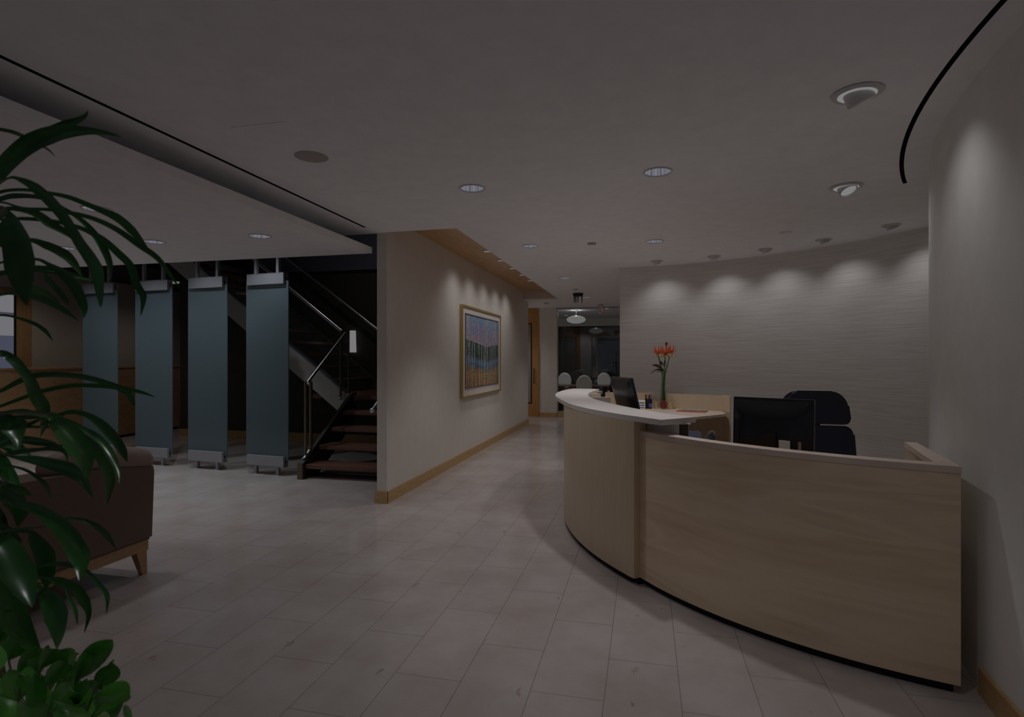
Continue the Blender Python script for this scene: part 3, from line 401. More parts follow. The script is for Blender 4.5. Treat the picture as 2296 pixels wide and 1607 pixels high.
LILY = [
[-1.268,1.039,0.76,-1.118,0.994,0.894,-0.017,-0.016,0.014],
[-1.242,1.065,0.739,-1.115,0.991,0.846,-0.013,0.001,0.017],
[-1.157,0.982,0.768,-0.979,0.908,0.844,-0.007,0.005,0.021],
[-1.209,1.021,0.692,-1.103,1.011,0.761,-0.01,0.013,0.017],
[-1.416,1.107,0.751,-1.405,1.158,0.746,0.0,0.002,0.018],
[-1.228,0.945,0.747,-1.072,0.867,0.861,-0.019,-0.008,0.021],
[-1.342,0.97,0.805,-1.324,1.004,0.77,-0.003,0.016,0.014],
[-1.37,1.097,0.73,-1.268,1.005,0.85,-0.013,-0.014,0.001],
[-1.149,1.066,0.659,-1.109,1.015,0.742,-0.005,-0.006,-0.001],
[-1.392,1.061,0.717,-1.244,0.998,0.822,-0.014,-0.011,0.013],
[-1.4,1.008,0.715,-1.389,0.981,0.803,-0.029,-0.019,-0.002],
[-1.142,0.914,0.743,-1.197,0.93,0.789,-0.017,-0.015,-0.015],
[-1.136,0.967,0.7,-1.072,0.872,0.823,-0.002,-0.019,-0.013],
[-1.274,0.934,0.71,-1.199,0.879,0.818,-0.028,-0.015,0.011],
[-1.43,1.001,0.644,-1.495,1.027,0.702,-0.025,-0.017,-0.02],
[-1.475,1.113,0.721,-1.331,1.026,0.832,-0.014,-0.009,0.011],
[-1.109,0.973,0.691,-1.046,0.904,0.799,-0.007,-0.019,-0.008],
[-1.251,1.022,0.727,-1.238,1.038,0.771,-0.01,-0.012,0.007],
[-1.138,0.884,0.753,-1.132,0.944,0.762,-0.021,0.0,0.012],
[-1.639,1.157,0.701,-1.598,1.161,0.775,-0.021,-0.026,0.013],
[-1.717,1.19,0.723,-1.596,1.127,0.848,-0.023,-0.028,0.008],
[-1.579,1.264,0.539,-1.394,1.196,0.64,-0.012,0.004,0.025],
[-1.565,1.171,0.657,-1.539,1.148,0.756,-0.013,-0.015,-0.0],
[-1.373,0.984,0.665,-1.246,0.943,0.731,-0.008,-0.002,0.014],
[-1.431,1.125,0.699,-1.394,1.14,0.737,-0.013,-0.012,0.017],
[-1.619,1.226,0.562,-1.559,1.157,0.678,-0.01,-0.018,-0.005],
[-1.763,1.158,0.651,-1.685,1.133,0.771,-0.03,-0.01,0.017],
[-1.399,1.074,0.591,-1.33,1.028,0.703,-0.022,-0.011,0.009],
[-1.595,1.121,0.593,-1.663,1.157,0.667,-0.019,-0.013,-0.011],
[-1.535,1.216,0.539,-1.425,1.194,0.598,-0.008,0.009,0.018],
[-1.34,1.061,0.617,-1.232,1.002,0.717,-0.018,-0.019,0.008],
[-1.623,1.178,0.635,-1.472,1.106,0.78,-0.016,-0.018,0.007],
[-1.831,1.23,0.542,-1.878,1.208,0.632,-0.012,-0.016,-0.01],
[-1.278,1.008,0.643,-1.227,1.015,0.67,-0.013,0.007,0.022],
[-1.629,1.219,0.471,-1.513,1.181,0.561,-0.017,0.008,0.025],
[-1.352,1.075,0.607,-1.36,1.094,0.656,-0.015,-0.012,0.002],
[-1.392,1.125,0.63,-1.389,1.132,0.705,-0.029,-0.009,0.002],
[-1.474,1.275,0.573,-1.374,1.222,0.69,-0.014,-0.019,0.003],
[-1.273,0.947,0.75,-1.266,0.944,0.831,-0.016,-0.011,0.001],
[-1.593,1.203,0.57,-1.54,1.212,0.666,-0.007,-0.026,0.006],
[-1.378,1.171,0.564,-1.324,1.165,0.644,-0.014,-0.019,0.008],
[-1.557,1.04,0.591,-1.466,0.955,0.704,-0.007,-0.014,-0.006],
[-1.332,1.027,0.683,-1.205,0.951,0.819,-0.013,-0.007,0.008],
[-1.544,1.25,0.599,-1.544,1.186,0.718,-0.019,-0.014,-0.008],
[-1.386,1.087,0.641,-1.406,1.067,0.722,-0.001,-0.019,-0.005],
[-1.765,1.199,0.499,-1.785,1.209,0.556,-0.013,-0.014,-0.002],
[-1.519,1.039,0.685,-1.598,1.081,0.714,-0.013,-0.016,-0.014],
[-1.528,1.048,0.596,-1.522,1.064,0.66,-0.018,-0.01,0.004],
[-1.481,1.017,0.762,-1.53,1.031,0.84,-0.015,-0.017,-0.007],
[-1.265,1.036,0.775,-1.172,0.983,0.863,-0.011,-0.008,0.007],
[-1.736,1.142,0.5,-1.659,1.154,0.548,-0.013,0.006,0.02],
[-1.362,1.143,0.597,-1.39,1.155,0.673,-0.017,-0.01,-0.005],
[-1.722,1.189,0.558,-1.794,1.231,0.631,-0.01,-0.031,0.008],
[-1.63,1.197,0.514,-1.684,1.201,0.598,-0.001,-0.03,0.001],
[-1.26,0.974,0.701,-1.1,0.898,0.809,-0.016,-0.012,0.015]]
# ================================================================= THE ROOM
H = 2.8
bm = nb(); box(bm, -14, 5.5, -3.5, 14.5, -.1, 0); struct('floor', bm, M['floor'])
bm = nb(); box(bm, -5, 2, 14.56, 19.6, -.1, 0); struct('floor', bm, M['carpet'])

WC = (7.33, 2.08)          # centre of the convex white wall and its ceiling slot
TC = (-.457, 4.644)        # centre of the concave grasscloth wall
def loop_hole(pts, fl): fl.append(pts)
holes = []
MAINS = [(-1.28, 4.14), (.09, 4.07), (-1.28, 6.42), (.11, 6.48), (-1.255, 9.1), (-1.2, 12.1), (-1.28, 1.7), (.09, 1.7), (-1.28, -.7), (.09, -.7)]
SOFF = [(-3.364, 4.44), (-4.5, 4.43), (-5.62, 4.48), (-3.92, 3.36), (-6.75, 4.46), (-5.05, 3.36), (-3.92, 1.1), (-6.2, 3.36), (-7.9, 4.46), (-9.05, 4.46)]  # the last ones are unseen lamps added to brighten the left hall
def circle(x, y, r, n=20): return [(x + r * cos(2 * pi * k / n), y + r * sin(2 * pi * k / n)) for k in range(n)]
EYES = [(.157, 7.797), (.861, 7.589), (1.401, 7.248), (1.91, 6.809), (2.345, 6.229)]
BIG = [(1.014, 3.085), (1.485, 4.745)]
slot_r = band(arc(*WC, 6.082, 201.5, 153.8, 40), arc(*WC, 6.056, 201.5, 153.8, 40))
slot_l = [(-2.715, -3), (-2.685, -3), (-2.685, 5.14), (-2.715, 5.14)]
recess = [(-2.6, 5.39), (-1.83, 5.38), (-1.83, 12.2), (-2.6, 12.2)]
outline = [(-14, -3.2), (5, -3.2), (5, 14.56), (-6, 14.56), (-6, 12.75), (-2.71, 12.75), (-2.71, 5.42), (-14, 5.42)]
def ceiling_sheet(name, outline, holes, z, m):
    pts = []; edges = []
    for lp in [outline] + holes:
        s = len(pts); pts += [Vector(p) for p in lp]; edges += [(s + i, s + (i + 1) % len(lp)) for i in range(len(lp))]
    v, e, f, *_ = delaunay_2d_cdt(pts, edges, [], 1, 1e-5)
    def inside(p, poly):
        c = False; n = len(poly)
        for i in range(n):
            a, b = poly[i], poly[i - 1]
            if (a[1] > p[1]) != (b[1] > p[1]) and p[0] < (b[0] - a[0]) * (p[1] - a[1]) / (b[1] - a[1]) + a[0]: c = not c
        return c
    bm = nb(); V = [bm.verts.new((p.x, p.y, z)) for p in v]
    for t in f:
        c = (sum(v[i].x for i in t) / len(t), sum(v[i].y for i in t) / len(t))
        if inside(c, outline) and not any(inside(c, h) for h in holes): bm.faces.new([V[i] for i in t])
    bmesh.ops.delete(bm, geom=[q for q in bm.verts if not q.link_faces], context='VERTS')
    o = struct(name, bm, m)
    return o
ceiling_sheet('ceiling', outline, [circle(x, y, .088) for x, y in MAINS] + [slot_r, slot_l, recess], H, M['ceiling'])
bm = nb(); ribbon_wall(bm, arc(*WC, 6.10, 202, 153.3, 40), arc(*WC, 6.04, 202, 153.3, 40), H + .004, H + .16)
struct('trim_1', bm, M['slot'])['label'] = 'black lining of the curved ceiling slot'
bm = nb(); box(bm, -2.73, -2.67, -3.1, 5.16, H + .004, H + .12); struct('trim_2', bm, M['slot'])['label'] = 'black lining of the straight ceiling slot'
bm = nb(); box(bm, -2.6, -1.83, 5.39, 12.2, 2.98, 3.02); struct('trim_3', bm, M['wood_recess'])['label'] = 'amber wood panel in the raised ceiling strip'
bm = nb(); box(bm, -1.83, -1.81, 5.3, 12.24, H + .002, 3.0); box(bm, -2.62, -1.81, 12.2, 12.24, H + .002, 3.0); box(bm, -2.6, -1.81, 5.34, 5.385, H + .002, 3.0)
struct('trim_4', bm, M['paint'])['label'] = 'painted sides of the raised ceiling strip'
# floating soffit slab on the left: underside sheet with lamp holes, top and edges
so = [(-14, -3.2), (-2.775, -3.2), (-2.775, 5.43), (-14, 5.43)]
ceiling_sheet('ceiling', so, [circle(x, y, .088) for x, y in SOFF], 2.60, M['soffit'])
bm = nb(); box(bm, -2.785, -2.775, -3.2, 5.44, 2.60, 2.662); box(bm, -14, -2.775, 5.43, 5.44, 2.60, 2.662); box(bm, -14, -2.785, -3.2, 5.43, 2.655, 2.662)
struct('trim_5', bm, M['soffit'])['label'] = 'edge of the floating ceiling slab'

# picture wall (partition)
bm = nb(); box(bm, -2.71, -2.60, 5.42, 12.75, 0, 2.985); struct('wall_left', bm, M['paint'])
bm = nb(); box(bm, -2.585, -2.60 + .001, 5.405, 12.75, 0, .12); box(bm, -2.725, -2.585, 5.40, 5.42, 0, .12); box(bm, -2.725, -2.711, 5.40, 5.7, 0, .12)
struct('baseboard_left', bm, M['oak'])
# concave grasscloth wall behind the desk, then on along the corridor
bm = nb(); ribbon_wall(bm, arc(*TC, 3.628, 88.2, 8, 60), arc(*TC, 3.75, 88.2, 8, 60), 0, H); struct('wall_back', bm, M['grass'], smooth=True)
bm = nb(); box(bm, -.345, -.25, 8.28, 14.5, 0, H); struct('wall_corridor', bm, M['paint'])
# convex white wall at the right
bm = nb(); ribbon_wall(bm, arc(*WC, 5.92, 226, 135, 60), arc(*WC, 5.80, 226, 135, 60), 0, H); struct('wall_right', bm, M['white'], smooth=True)
bm = nb(); ribbon_wall(bm, arc(*WC, 5.938, 226, 171.6, 30), arc(*WC, 5.921, 226, 171.6, 30), 0, .12); struct('baseboard_right', bm, M['oak'], smooth=True)
# end of the corridor
EY = 14.42
bm = nb(); box(bm, -2.66, -2.19, EY, EY + .12, 0, H); box(bm, -6, -3.75, EY, EY + .12, 0, H); struct('wall_end', bm, M['paint'])
bm = nb(); box(bm, -2.66, -2.19, EY - .015, EY - .001, 0, .11); struct('baseboard_end', bm, M['oak'])
bm = nb(); box(bm, -6.1, -6, 12.7, EY + .1, 0, H); box(bm, -6, -2.72, 12.755, 12.80, 0, H); struct('wall_side_hall', bm, M['paint'])
d = nb(); box(d, -2.72, -2.66, EY - .03, EY + .12, 0, H - .01); box(d, -3.75, -3.69, EY - .03, EY + .12, 0, H - .01); box(d, -3.69, -2.72, EY - .03, EY + .12, H - .11, H - .01)
dr = struct('door_1', d, M['wood_door']); 
d = nb(); box(d, -2.84, -2.72, EY, EY + .05, .005, H - .11); box(d, -3.69, -3.57, EY, EY + .05, .005, H - .11); box(d, -3.57, -2.84, EY, EY + .05, .005, .33); box(d, -3.57, -2.84, EY, EY + .05, 2.42, H - .11)
part('door_leaf', d, M['wood_door'], dr)
d = nb(); box(d, -2.87, -2.84, EY - .005, EY + .055, .33, 2.42); box(d, -3.57, -3.54, EY - .005, EY + .055, .33, 2.42); box(d, -3.54, -2.87, EY - .005, EY + .055, .33, .36); box(d, -3.54, -2.87, EY - .005, EY + .055, 2.39, 2.42)
part('black_glazing_bead', d, M['black'], dr)
d = nb(); box(d, -3.54, -2.87, EY + .02, EY + .03, .36, 2.39); part('door_glass', d, mat('office_door_glass', (.26, .25, .23), .12, spec=.6), dr)
d = nb(); tube(d, [(-2.78, EY - .04, .85), (-2.78, EY - .04, 1.25)], .011); tube(d, [(-2.78, EY - .04, .9), (-2.78, EY, .9)], .008); tube(d, [(-2.78, EY - .04, 1.2), (-2.78, EY, 1.2)], .008)
part('door_handle', d, M['dark_steel'], dr)
# glass front of the conference room
d = nb(); box(d, -2.19, -.345, EY + .03, EY + .042, .11, H - .03); wn = struct('window_1', d, M['glass'])
d = nb(); box(d, -2.19, -2.165, EY, EY + .08, 0, H); box(d, -.37, -.345, EY, EY + .08, 0, H); box(d, -2.19, -.345, EY, EY + .08, H - .03, H); part('window_frame', d, M['alu'], wn)
d = nb(); box(d, -2.165, -.37, EY, EY + .08, 0, .11); part('window_sill', d, M['oak'], wn)
bm = nb(); box(bm, -4.6, 1.6, EY + .12, 19.35, 2.86, 2.9); struct('ceiling', bm, M['ceiling'])
bm = nb(); box(bm, -4.7, -4.6, EY + .1, 19.4, 0, 2.9); struct('wall_conference_left', bm, M['paint'])
bm = nb(); box(bm, 1.5, 1.6, EY + .1, 19.4, 0, 2.9); struct('wall_conference_right', bm, M['paint'])
bm = nb(); box(bm, -4.6, 1.5, 19.3, 19.4, 2.60, 2.9); box(bm, -4.6, 1.5, 19.3, 19.4, 0, .55); struct('wall_conference_end', bm, M['white'])
bm = nb(); box(bm, -4.6, 1.5, 19.36, 19.38, .55, 2.60); wn = struct('window_2', bm, M['night'])
d = nb()
for x in (-4.0, -2.72, -.56, 1.0): box(d, x - .03, x + .03, 19.3, 19.36, .55, 2.6)
box(d, -4.6, 1.5, 19.3, 19.36, 2.56, 2.6); part('window_frame', d, M['black'], wn)
# stairwell
bm = nb(); box(bm, -8.83, -2.71, 9.3, 9.42, 0, 3.09); struct('wall_stair', bm, M['black_paint'])
bm = nb(); box(bm, -8.83, -2.71, 9.26, 9.42, 3.09, 5.6); struct('wall_stair_upper', bm, M['slate'])
bm = nb(); box(bm, -8.83, -2.72, 9.283, 9.299, 0, .13); struct('baseboard_stair', bm, M['oak'])
bm = nb(); box(bm, -2.8, -2.711, 5.7, 9.3, 0, 5.6); struct('wall_stair_side', bm, M['black_paint'])
bm = nb(); box(bm, -2.711, -2.6, 5.42, 9.3, 2.99, 5.6); box(bm, -10.4, -2.6, 5.3, 5.42, 2.82, 5.6); struct('wall_stair_front', bm, M['dark_void'])
bm = nb(); box(bm, -10.4, -2.6, 5.3, 11.5, 5.6, 5.7); struct('ceiling', bm, M['dark_void'])
bm = nb(); box(bm, -10.4, -8.2, 5.44, 11.5, 3.02, 3.1); box(bm, -8.2, -8.15, 5.44, 9.26, 3.02, 3.4); struct('ceiling', bm, M['dark_void'])
bm = nb(); box(bm, -10.4, -2.7, 11.4, 11.5, 0, 5.6); struct('wall_hall_end', bm, mat('brown_hall_paint', (.12, .10, .085), .8))
# left end: beige wall with an oak framed lit window
bm = nb(); box(bm, -10.4, -10.3, 7.62, 11.4, 0, 3.1); box(bm, -10.4, -10.3, -3.2, 7.62, 2.66, 3.1); box(bm, -10.4, -10.3, -3.2, 5.3, 0, 2.66); struct('wall_far_left', bm, mat('beige_wall_paint', (.50, .44, .38), .8, spec=.15))
d = nb(); box(d, -10.34, -10.28, 7.37, 7.62, 0, 2.66); box(d, -10.34, -10.28, 5.3, 7.37, 2.56, 2.66); box(d, -10.34, -10.26, 5.3, 5.4, 0, 2.56)
wn = struct('window_3', d, wood('amber_window_wood', (.46, .27, .13), (.34, .19, .08), (12, 12, 1.2)))
def lit():
    m = bpy.data.materials.new('lit_room_glass'); n, l, p = nt(m)
    tc = n.new('ShaderNodeTexCoord'); sx = n.new('ShaderNodeSeparateXYZ'); l.new(tc.outputs['Object'], sx.inputs[0])
    ra = n.new('ShaderNodeValToRGB'); ra.color_ramp.interpolation = 'CONSTANT'; e = ra.color_ramp.elements
    e[0].position = 0; e[0].color = (.055, .06, .09, 1); e[1].position = .72; e[1].color = (.15, .15, .165, 1); q = e.new(.84); q.color = (.045, .045, .06, 1); q = e.new(.87); q.color = (.155, .155, .17, 1)
    mm = n.new('ShaderNodeMath'); mm.operation = 'MULTIPLY'; mm.inputs[1].default_value = 1 / 2.6; l.new(sx.outputs['Z'], mm.inputs[0]); l.new(mm.outputs[0], ra.inputs['Fac'])
    l.new(ra.outputs[0], p.inputs['Emission Color']); p.inputs['Emission Strength'].default_value = 1; p.inputs['Base Color'].default_value = (.03, .03, .04, 1); p.inputs['Roughness'].default_value = .1
    return m
d = nb(); box(d, -10.30, -10.29, 5.4, 7.34, .02, 2.56); part('lit_pane', d, lit(), wn)
d = nb(); box(d, -10.31, -10.275, 7.34, 7.37, .02, 2.56); part('black_glazing_bead', d, M['black'], wn)
# shell behind the camera stays open to the lobby on one side; side walls close the rest
bm = nb(); box(bm, 5.0, 5.1, -3.2, 2.2, 0, H); box(bm, 3.0, 5.1, 7.5, 14.5, 0, H); struct('wall_outer', bm, M['paint'])

# ================================================================= LAMPS
def downlight(x, y, z, label, group, power, angle=100, proto={}):
    key = power
    if key not in proto:
        t = thing('recessed_downlight', label, 'ceiling light', (x, y, z), group)
        b = nb(); lathe(b, [(.088, .002), (.098, .001), (.101, -.004), (.098, -.008), (.088, -.006), (.088, .002)], seg=32); part('trim_ring', b, M['trim_white'], t, world=False, smooth=True)
        b = nb(); lathe(b, [(.088, 0), (.083, .03), (.068, .07), (.05, .10)], seg=32); part('reflector', b, M['reflector'], t, world=False, smooth=True)
        b = nb(); lathe(b, [(.05, .10), (.03, .098), (.0, .097)], seg=24); part('lamp', b, M['lamp'], t, world=False, smooth=True)
        spot('downlight_beam', (x, y, z - .02), (x, y, 0), power, angle, .75, .05, parent=t)
        proto[key] = t
        return t
    t = copy_tree(proto[key], label, (x, y, z)); t['group'] = group; return t
ML = ['recessed downlight in the white ceiling above the picture wall, nearest the camera in its row', 'recessed downlight in the white ceiling straight above the reception desk, the larger-looking one',
      'second recessed downlight back in the row along the wood ceiling strip', 'small recessed downlight in the ceiling behind the desk, close to the grasscloth wall',
      'third recessed downlight back in the corridor row, before the black ceiling fixture', 'farthest recessed downlight in the corridor row, beyond the black ceiling fixture']
for i, (x, y) in enumerate(MAINS):
    downlight(x, y, H, ML[i] if i < 6 else 'recessed downlight in the white ceiling out of the frame', 'recessed downlights in the main ceiling', [22, P_DESK, P_MAIN, P_MAIN + 1, P_MAIN - 4, 20][i] if i < 6 else P_NEAR)
SL = ['rightmost recessed downlight in the lowered left ceiling', 'recessed downlight in the lowered left ceiling above the second frosted panel from the left', 'recessed downlight in the lowered left ceiling above the leftmost frosted panel, behind leaves',
      'recessed downlight in the lowered left ceiling nearer the camera, crossed by a long leaf']
for i, (x, y) in enumerate(SOFF):
    downlight(x, y, 2.6, SL[i] if i < 4 else 'unseen recessed downlight continuing the grid of the lowered left ceiling', 'recessed downlights in the lowered left ceiling', P_SOFFIT)
def eyeball(name, x, y, z, target, label, group, power, s=1, angle=70, parts_lit=True):
    t = thing(name, label, 'spotlight', (x, y, z), group)
    b = nb(); lathe(b, [(.0, -.001), (.10 * s, -.001), (.105 * s, -.004), (.10 * s, -.009), (.078 * s, -.012), (.07 * s, -.006)], seg=32); part('trim_ring', b, M['trim_white'], t, world=False, smooth=True)
    if s > 1:
        b = nb(); lathe(b, [(.078 * s, -.0125), (.03, -.0135), (.0, -.0135)], seg=32); part('lit_reflector', b, M['lamp'], t, world=False)  # lamplight on the reflector given as the disc's own glow
    dv = (Vector(target) - Vector((x, y, z))).normalized(); q = dv.to_track_quat('-Z', 'Y').to_matrix().to_4x4()
    b = nb(); lathe(b, [(.0, .02), (.055 * s, .02), (.058 * s, -.045 * s), (.052 * s, -.05 * s), (.05 * s, -.035 * s)], seg=24); bmesh.ops.transform(b, verts=b.verts, matrix=q); part('barrel', b, M['trim_white'], t, world=False, smooth=True)
    b = nb(); lathe(b, [(.05 * s, -.036 * s), (.0, -.036 * s)], seg=24); bmesh.ops.transform(b, verts=b.verts, matrix=q); part('lamp', b, M['lamp'], t, world=False)
    p = Vector((x, y, z)) + dv * .065 * s
    spot('spot_beam', p, target, power, angle, 1.0, .02, (1, .985, 1), parent=t)
    return t
EL = ['white eyeball spotlight at the left end of the row washing the grasscloth wall', 'white eyeball spotlight second from the left in the row washing the grasscloth wall', 'white eyeball spotlight in the middle of the row washing the grasscloth wall',
      'white eyeball spotlight second from the right in the row washing the grasscloth wall', 'white eyeball spotlight at the right end of the wall-wash row, beside the white wall']
for i, (x, y) in enumerate(EYES):
    a = math.atan2(y - TC[1], x - TC[0]) - R(1.5); tx, ty = TC[0] + 3.63 * cos(a), TC[1] + 3.63 * sin(a)
    eyeball('eyeball_spotlight', x, y, H, (tx + .0, ty, 1.62), EL[i], 'eyeball spotlights along the grasscloth wall', P_WASH, .8, 108)
eyeball('eyeball_spotlight', *BIG[0], H, (1.72, 3.3, 1.35), 'large lit eyeball spotlight nearest the camera, by the curved ceiling slot', 'large eyeball spotlights beside the curved slot', P_EYE, 1.1, 104)
eyeball('eyeball_spotlight', *BIG[1], H, (1.80, 4.05, 1.5), 'large lit eyeball spotlight behind the desk chair, farther along the curved slot', 'large eyeball spotlights beside the curved slot', P_EYE, 1.1, 104)
eyeball('eyeball_spotlight', .78, 1.75, H, (1.44, 2.15, 1.35), 'unseen large eyeball spotlight outside the frame, added to brighten the white wall', 'large eyeball spotlights beside the curved slot', P_EYE, 1.1, 104)  # added lamp out of view, brightens the upper white wall
RL = ['nearest', 'second', 'middle', 'fourth', 'farthest']
for i in range(5):
    x, y = -2.118, 7.529 + .76 * i
    t = thing('recess_spotlight', RL[i] + ' of the five small bright spotlights in the amber wood ceiling strip', 'spotlight', (x, y, 2.98), 'spotlights in the wood ceiling strip')
    b = nb(); lathe(b, [(.045, -.002), (.062, -.002), (.064, -.006), (.060, -.010), (.045, -.006)]); part('trim_ring', b, M['steel'], t, world=False, smooth=True)
    b = nb(); lathe(b, [(.047, -.004), (.0, -.004)]); part('lamp', b, M['lamp'], t, world=False)
    spot('slot_beam', (x, y, 2.955), (x - .30, y, 1.5), P_SLOT, 116, 1.0, .08, (1, .98, 1), parent=t)
def disc(name, x, y, z, r, h, m, label, cat, group=None):
    b = nb(); lathe(b, [(0, -h), (r * .96, -h), (r, -h * .6), (r, 0), (0, 0)], (x, y, z), 32); o = part(name, b, m, smooth=True); tag(o, label, cat, group); return o
disc('ceiling_speaker', -2.09, 3.26, H, .105, .004, M['grey_disc'], 'flat round grey speaker grille in the white ceiling at upper left', 'speaker')
b = nb(); box(b, -2.26, -1.92, 2.74, 3.06, H - .003, H); tag(part('access_panel', b, M['ceiling'], None), 'thin square access panel in the ceiling above the speaker grille', 'access panel')
disc('sprinkler_cover', 1.425, 6.335, H, .058, .012, M['white_lac'], 'small white disc on the ceiling before the grasscloth wall', 'sprinkler cover', 'sprinkler covers')
disc('sprinkler_cover', -.578, 6.424, H, .05, .014, M['grey_disc'], 'small grey disc on the ceiling between two downlights', 'sprinkler cover', 'sprinkler covers')
disc('sprinkler_cover', -1.26, 10.61, H, .05, .014, M['grey_disc'], 'small grey disc on the ceiling just before the black fixture', 'sprinkler cover', 'sprinkler covers')
disc('sprinkler_cover', -2.236, 13.1, H, .06, .014, M['grey_disc'], 'small grey disc on the ceiling before the corridor door', 'sprinkler cover', 'sprinkler covers')
t = thing('ceiling_fixture', 'black round ceiling fixture with four hanging prongs over the corridor', 'ceiling fixture', (-1.29, 11.3, H))
b = nb(); lathe(b, [(0, -.055), (.08, -.06), (.10, -.04), (.105, 0), (0, 0)], t.location); part('canopy', b, M['black'], t, smooth=True)
for dx, dy in ((-.07, -.04), (.01, -.09), (.08, -.02), (-.05, .06)):
    b = nb(); c = t.location; tube(b, [(c.x + dx, c.y + dy, H - .03), (c.x + dx, c.y + dy, H - .19)], [.013, .007], 8); part('prong', b, M['black'], t, smooth=True)
t = thing('exit_sign', 'ceiling-hung exit sign seen edge-on before the conference room glass', 'exit sign', (-1.03, 13.8, H))
b = nb(); box(b, -1.065, -.995, 13.66, 13.94, H - .235, H - .02, bevel=.006); part('housing', b, M['trim_white'], t)
b = nb(); box(b, -1.10, -.96, 13.72, 13.88, H - .02, H); part('mount', b, M['trim_white'], t)
for sx_, rz in ((-.9945, 90), (-1.0655, -90)):
    cu = bpy.data.curves.new('lettering', 'FONT'); cu.body = 'EXIT'; cu.size = .14; cu.extrude = .001; cu.align_x = 'CENTER'; cu.align_y = 'CENTER'; cu.materials.append(M['exit_red'])
    tmp = bpy.data.objects.new('text', cu); C.objects.link(tmp); bpy.context.view_layer.update(); me = bpy.data.meshes.new_from_object(tmp); bpy.data.objects.remove(tmp); o = bpy.data.objects.new('lettering', me); C.objects.link(o); o.parent = t; o.location = (sx_ + 1.03, 0, -.128); o.rotation_euler = (R(90), 0, R(rz))

# ================================================================= PICTURE
t = thing('framed_painting', 'gold-framed painting of birch trunks by a mountain lake on the corridor wall', 'painting', (-2.6, 8.93, 1.6))
y0, y1, z0, z1 = 7.805, 10.05, .915, 2.285
b = nb()
for a in ((y0, y1, z1 - .028, z1), (y0, y1, z0, z0 + .028), (y0, y0 + .028, z0 + .028, z1 - .028), (y1 - .028, y1, z0 + .028, z1 - .028)): box(b, -2.599, -2.556, *a)
part('frame', b, M['gold'], t)
b = nb(); box(b, -2.598, -2.572, y0 + .028, y1 - .028, z0 + .028, z1 - .028); part('mount_board', b, M['mount'], t)
b = nb(); iy0, iy1, iz0, iz1 = y0 + .17, y1 - .17, z0 + .15, z1 - .13
for a in ((iy0, iy1, iz1, iz1 + .014), (iy0, iy1, iz0 - .014, iz0), (iy0 - .014, iy0, iz0 - .014, iz1 + .014), (iy1, iy1 + .014, iz0 - .014, iz1 + .014)): box(b, -2.575, -2.563, *a)
part('inner_fillet', b, mat('dark_fillet', (.12, .10, .12), .4), t)
b = nb(); box(b, -2.575, -2.569, iy0, iy1, iz0, iz1); part('canvas', b, M['painting'], t)

# ================================================================= FROSTED PANELS
def panel(x, y, rz, label):
    t = thing('frosted_glass_panel', label, 'glass panel', (x, y, 0), 'frosted glass panels before the stairs', rz)
    b = nb(); box(b, -.345, .345, -.007, .007, .20, 2.495, bevel=.002); part('glass', b, M['frost'], t, world=False)
    for n_, za, zb in (('top_clamp', 2.455, 2.60), ('bottom_clamp', .105, .245)):
        b = nb(); box(b, -.30, .30, -.045, -.008, za, zb, bevel=.004); box(b, -.30, .30, .008, .045, za, zb, bevel=.004); box(b, -.30, .30, -.045, .045, zb - .01 if za > 1 else za, zb if za > 1 else za + .01)
        c = part(n_, b, M['alu'], t, world=False)
        b = nb(); lathe(b, [(0, .001), (.012, .001), (.012, -.003), (0, -.003)], seg=12); bmesh.ops.rotate(b, verts=b.verts, cent=(0, 0, 0), matrix=Matrix.Rotation(R(90), 3, 'Y')); bmesh.ops.translate(b, verts=b.verts, vec=(.302, 0, (za + zb) / 2)); part('screw', b, M['black'], c, world=False)
    for sx_ in (-.18, .18):
        b = nb(); box(b, sx_ - .02, sx_ + .02, -.02, .02, 2.60, 3.4); part('upper_post', b, M['alu'], t, world=False)
        b = nb(); box(b, sx_ - .02, sx_ + .02, -.02, .02, .0, .105); box(b, sx_ - .045, sx_ + .045, -.04, .04, 0, .008); part('foot_post', b, M['alu'], t, world=False)
    return t
p0 = panel(-4.77, 6.44, R(-6.9), 'frosted teal glass panel at the right end of the row, next to the stairs')
for (x, y, a, l) in ((-5.79, 6.565, -6, 'frosted teal glass panel third from the left, second from the stairs'), (-6.76, 6.65, -5, 'frosted teal glass panel second from the left, behind the plant leaf tips'), (-7.80, 6.74, -4, 'frosted teal glass panel at the left end of the row, half behind the plant')):
    copy_tree(p0, l, (x, y, 0), R(a))
for x in (-4.77, -5.79, -6.76, -7.80):     # spotlights on the beam in front of the upper posts, hidden by the ceiling slab
    t = thing('panel_spotlight', 'small spotlight above the ceiling edge lighting a frosted panel', 'spotlight', (x, 5.85, 3.30), 'spotlights above the frosted panels')
    b = nb(); lathe(b, [(0, .08), (.035, .08), (.04, -.02), (.03, -.02)], t.location, 16); part('barrel', b, M['alu'], t, smooth=True)
    spot('panel_beam', (x + .02, 5.85, 3.26), (x + .02, 5.95, 0), P_PANEL, 104, .8, .03, (.86, .93, 1), parent=t)
bm = nb(); box(bm, -8.2, -2.8, 5.75, 5.95, 3.38, 3.5); box(bm, -8.4, -4.2, 6.35, 6.85, 3.4, 3.5); struct('trim_6', bm, M['dark_void'])['label'] = 'dark beam carrying the panel posts'

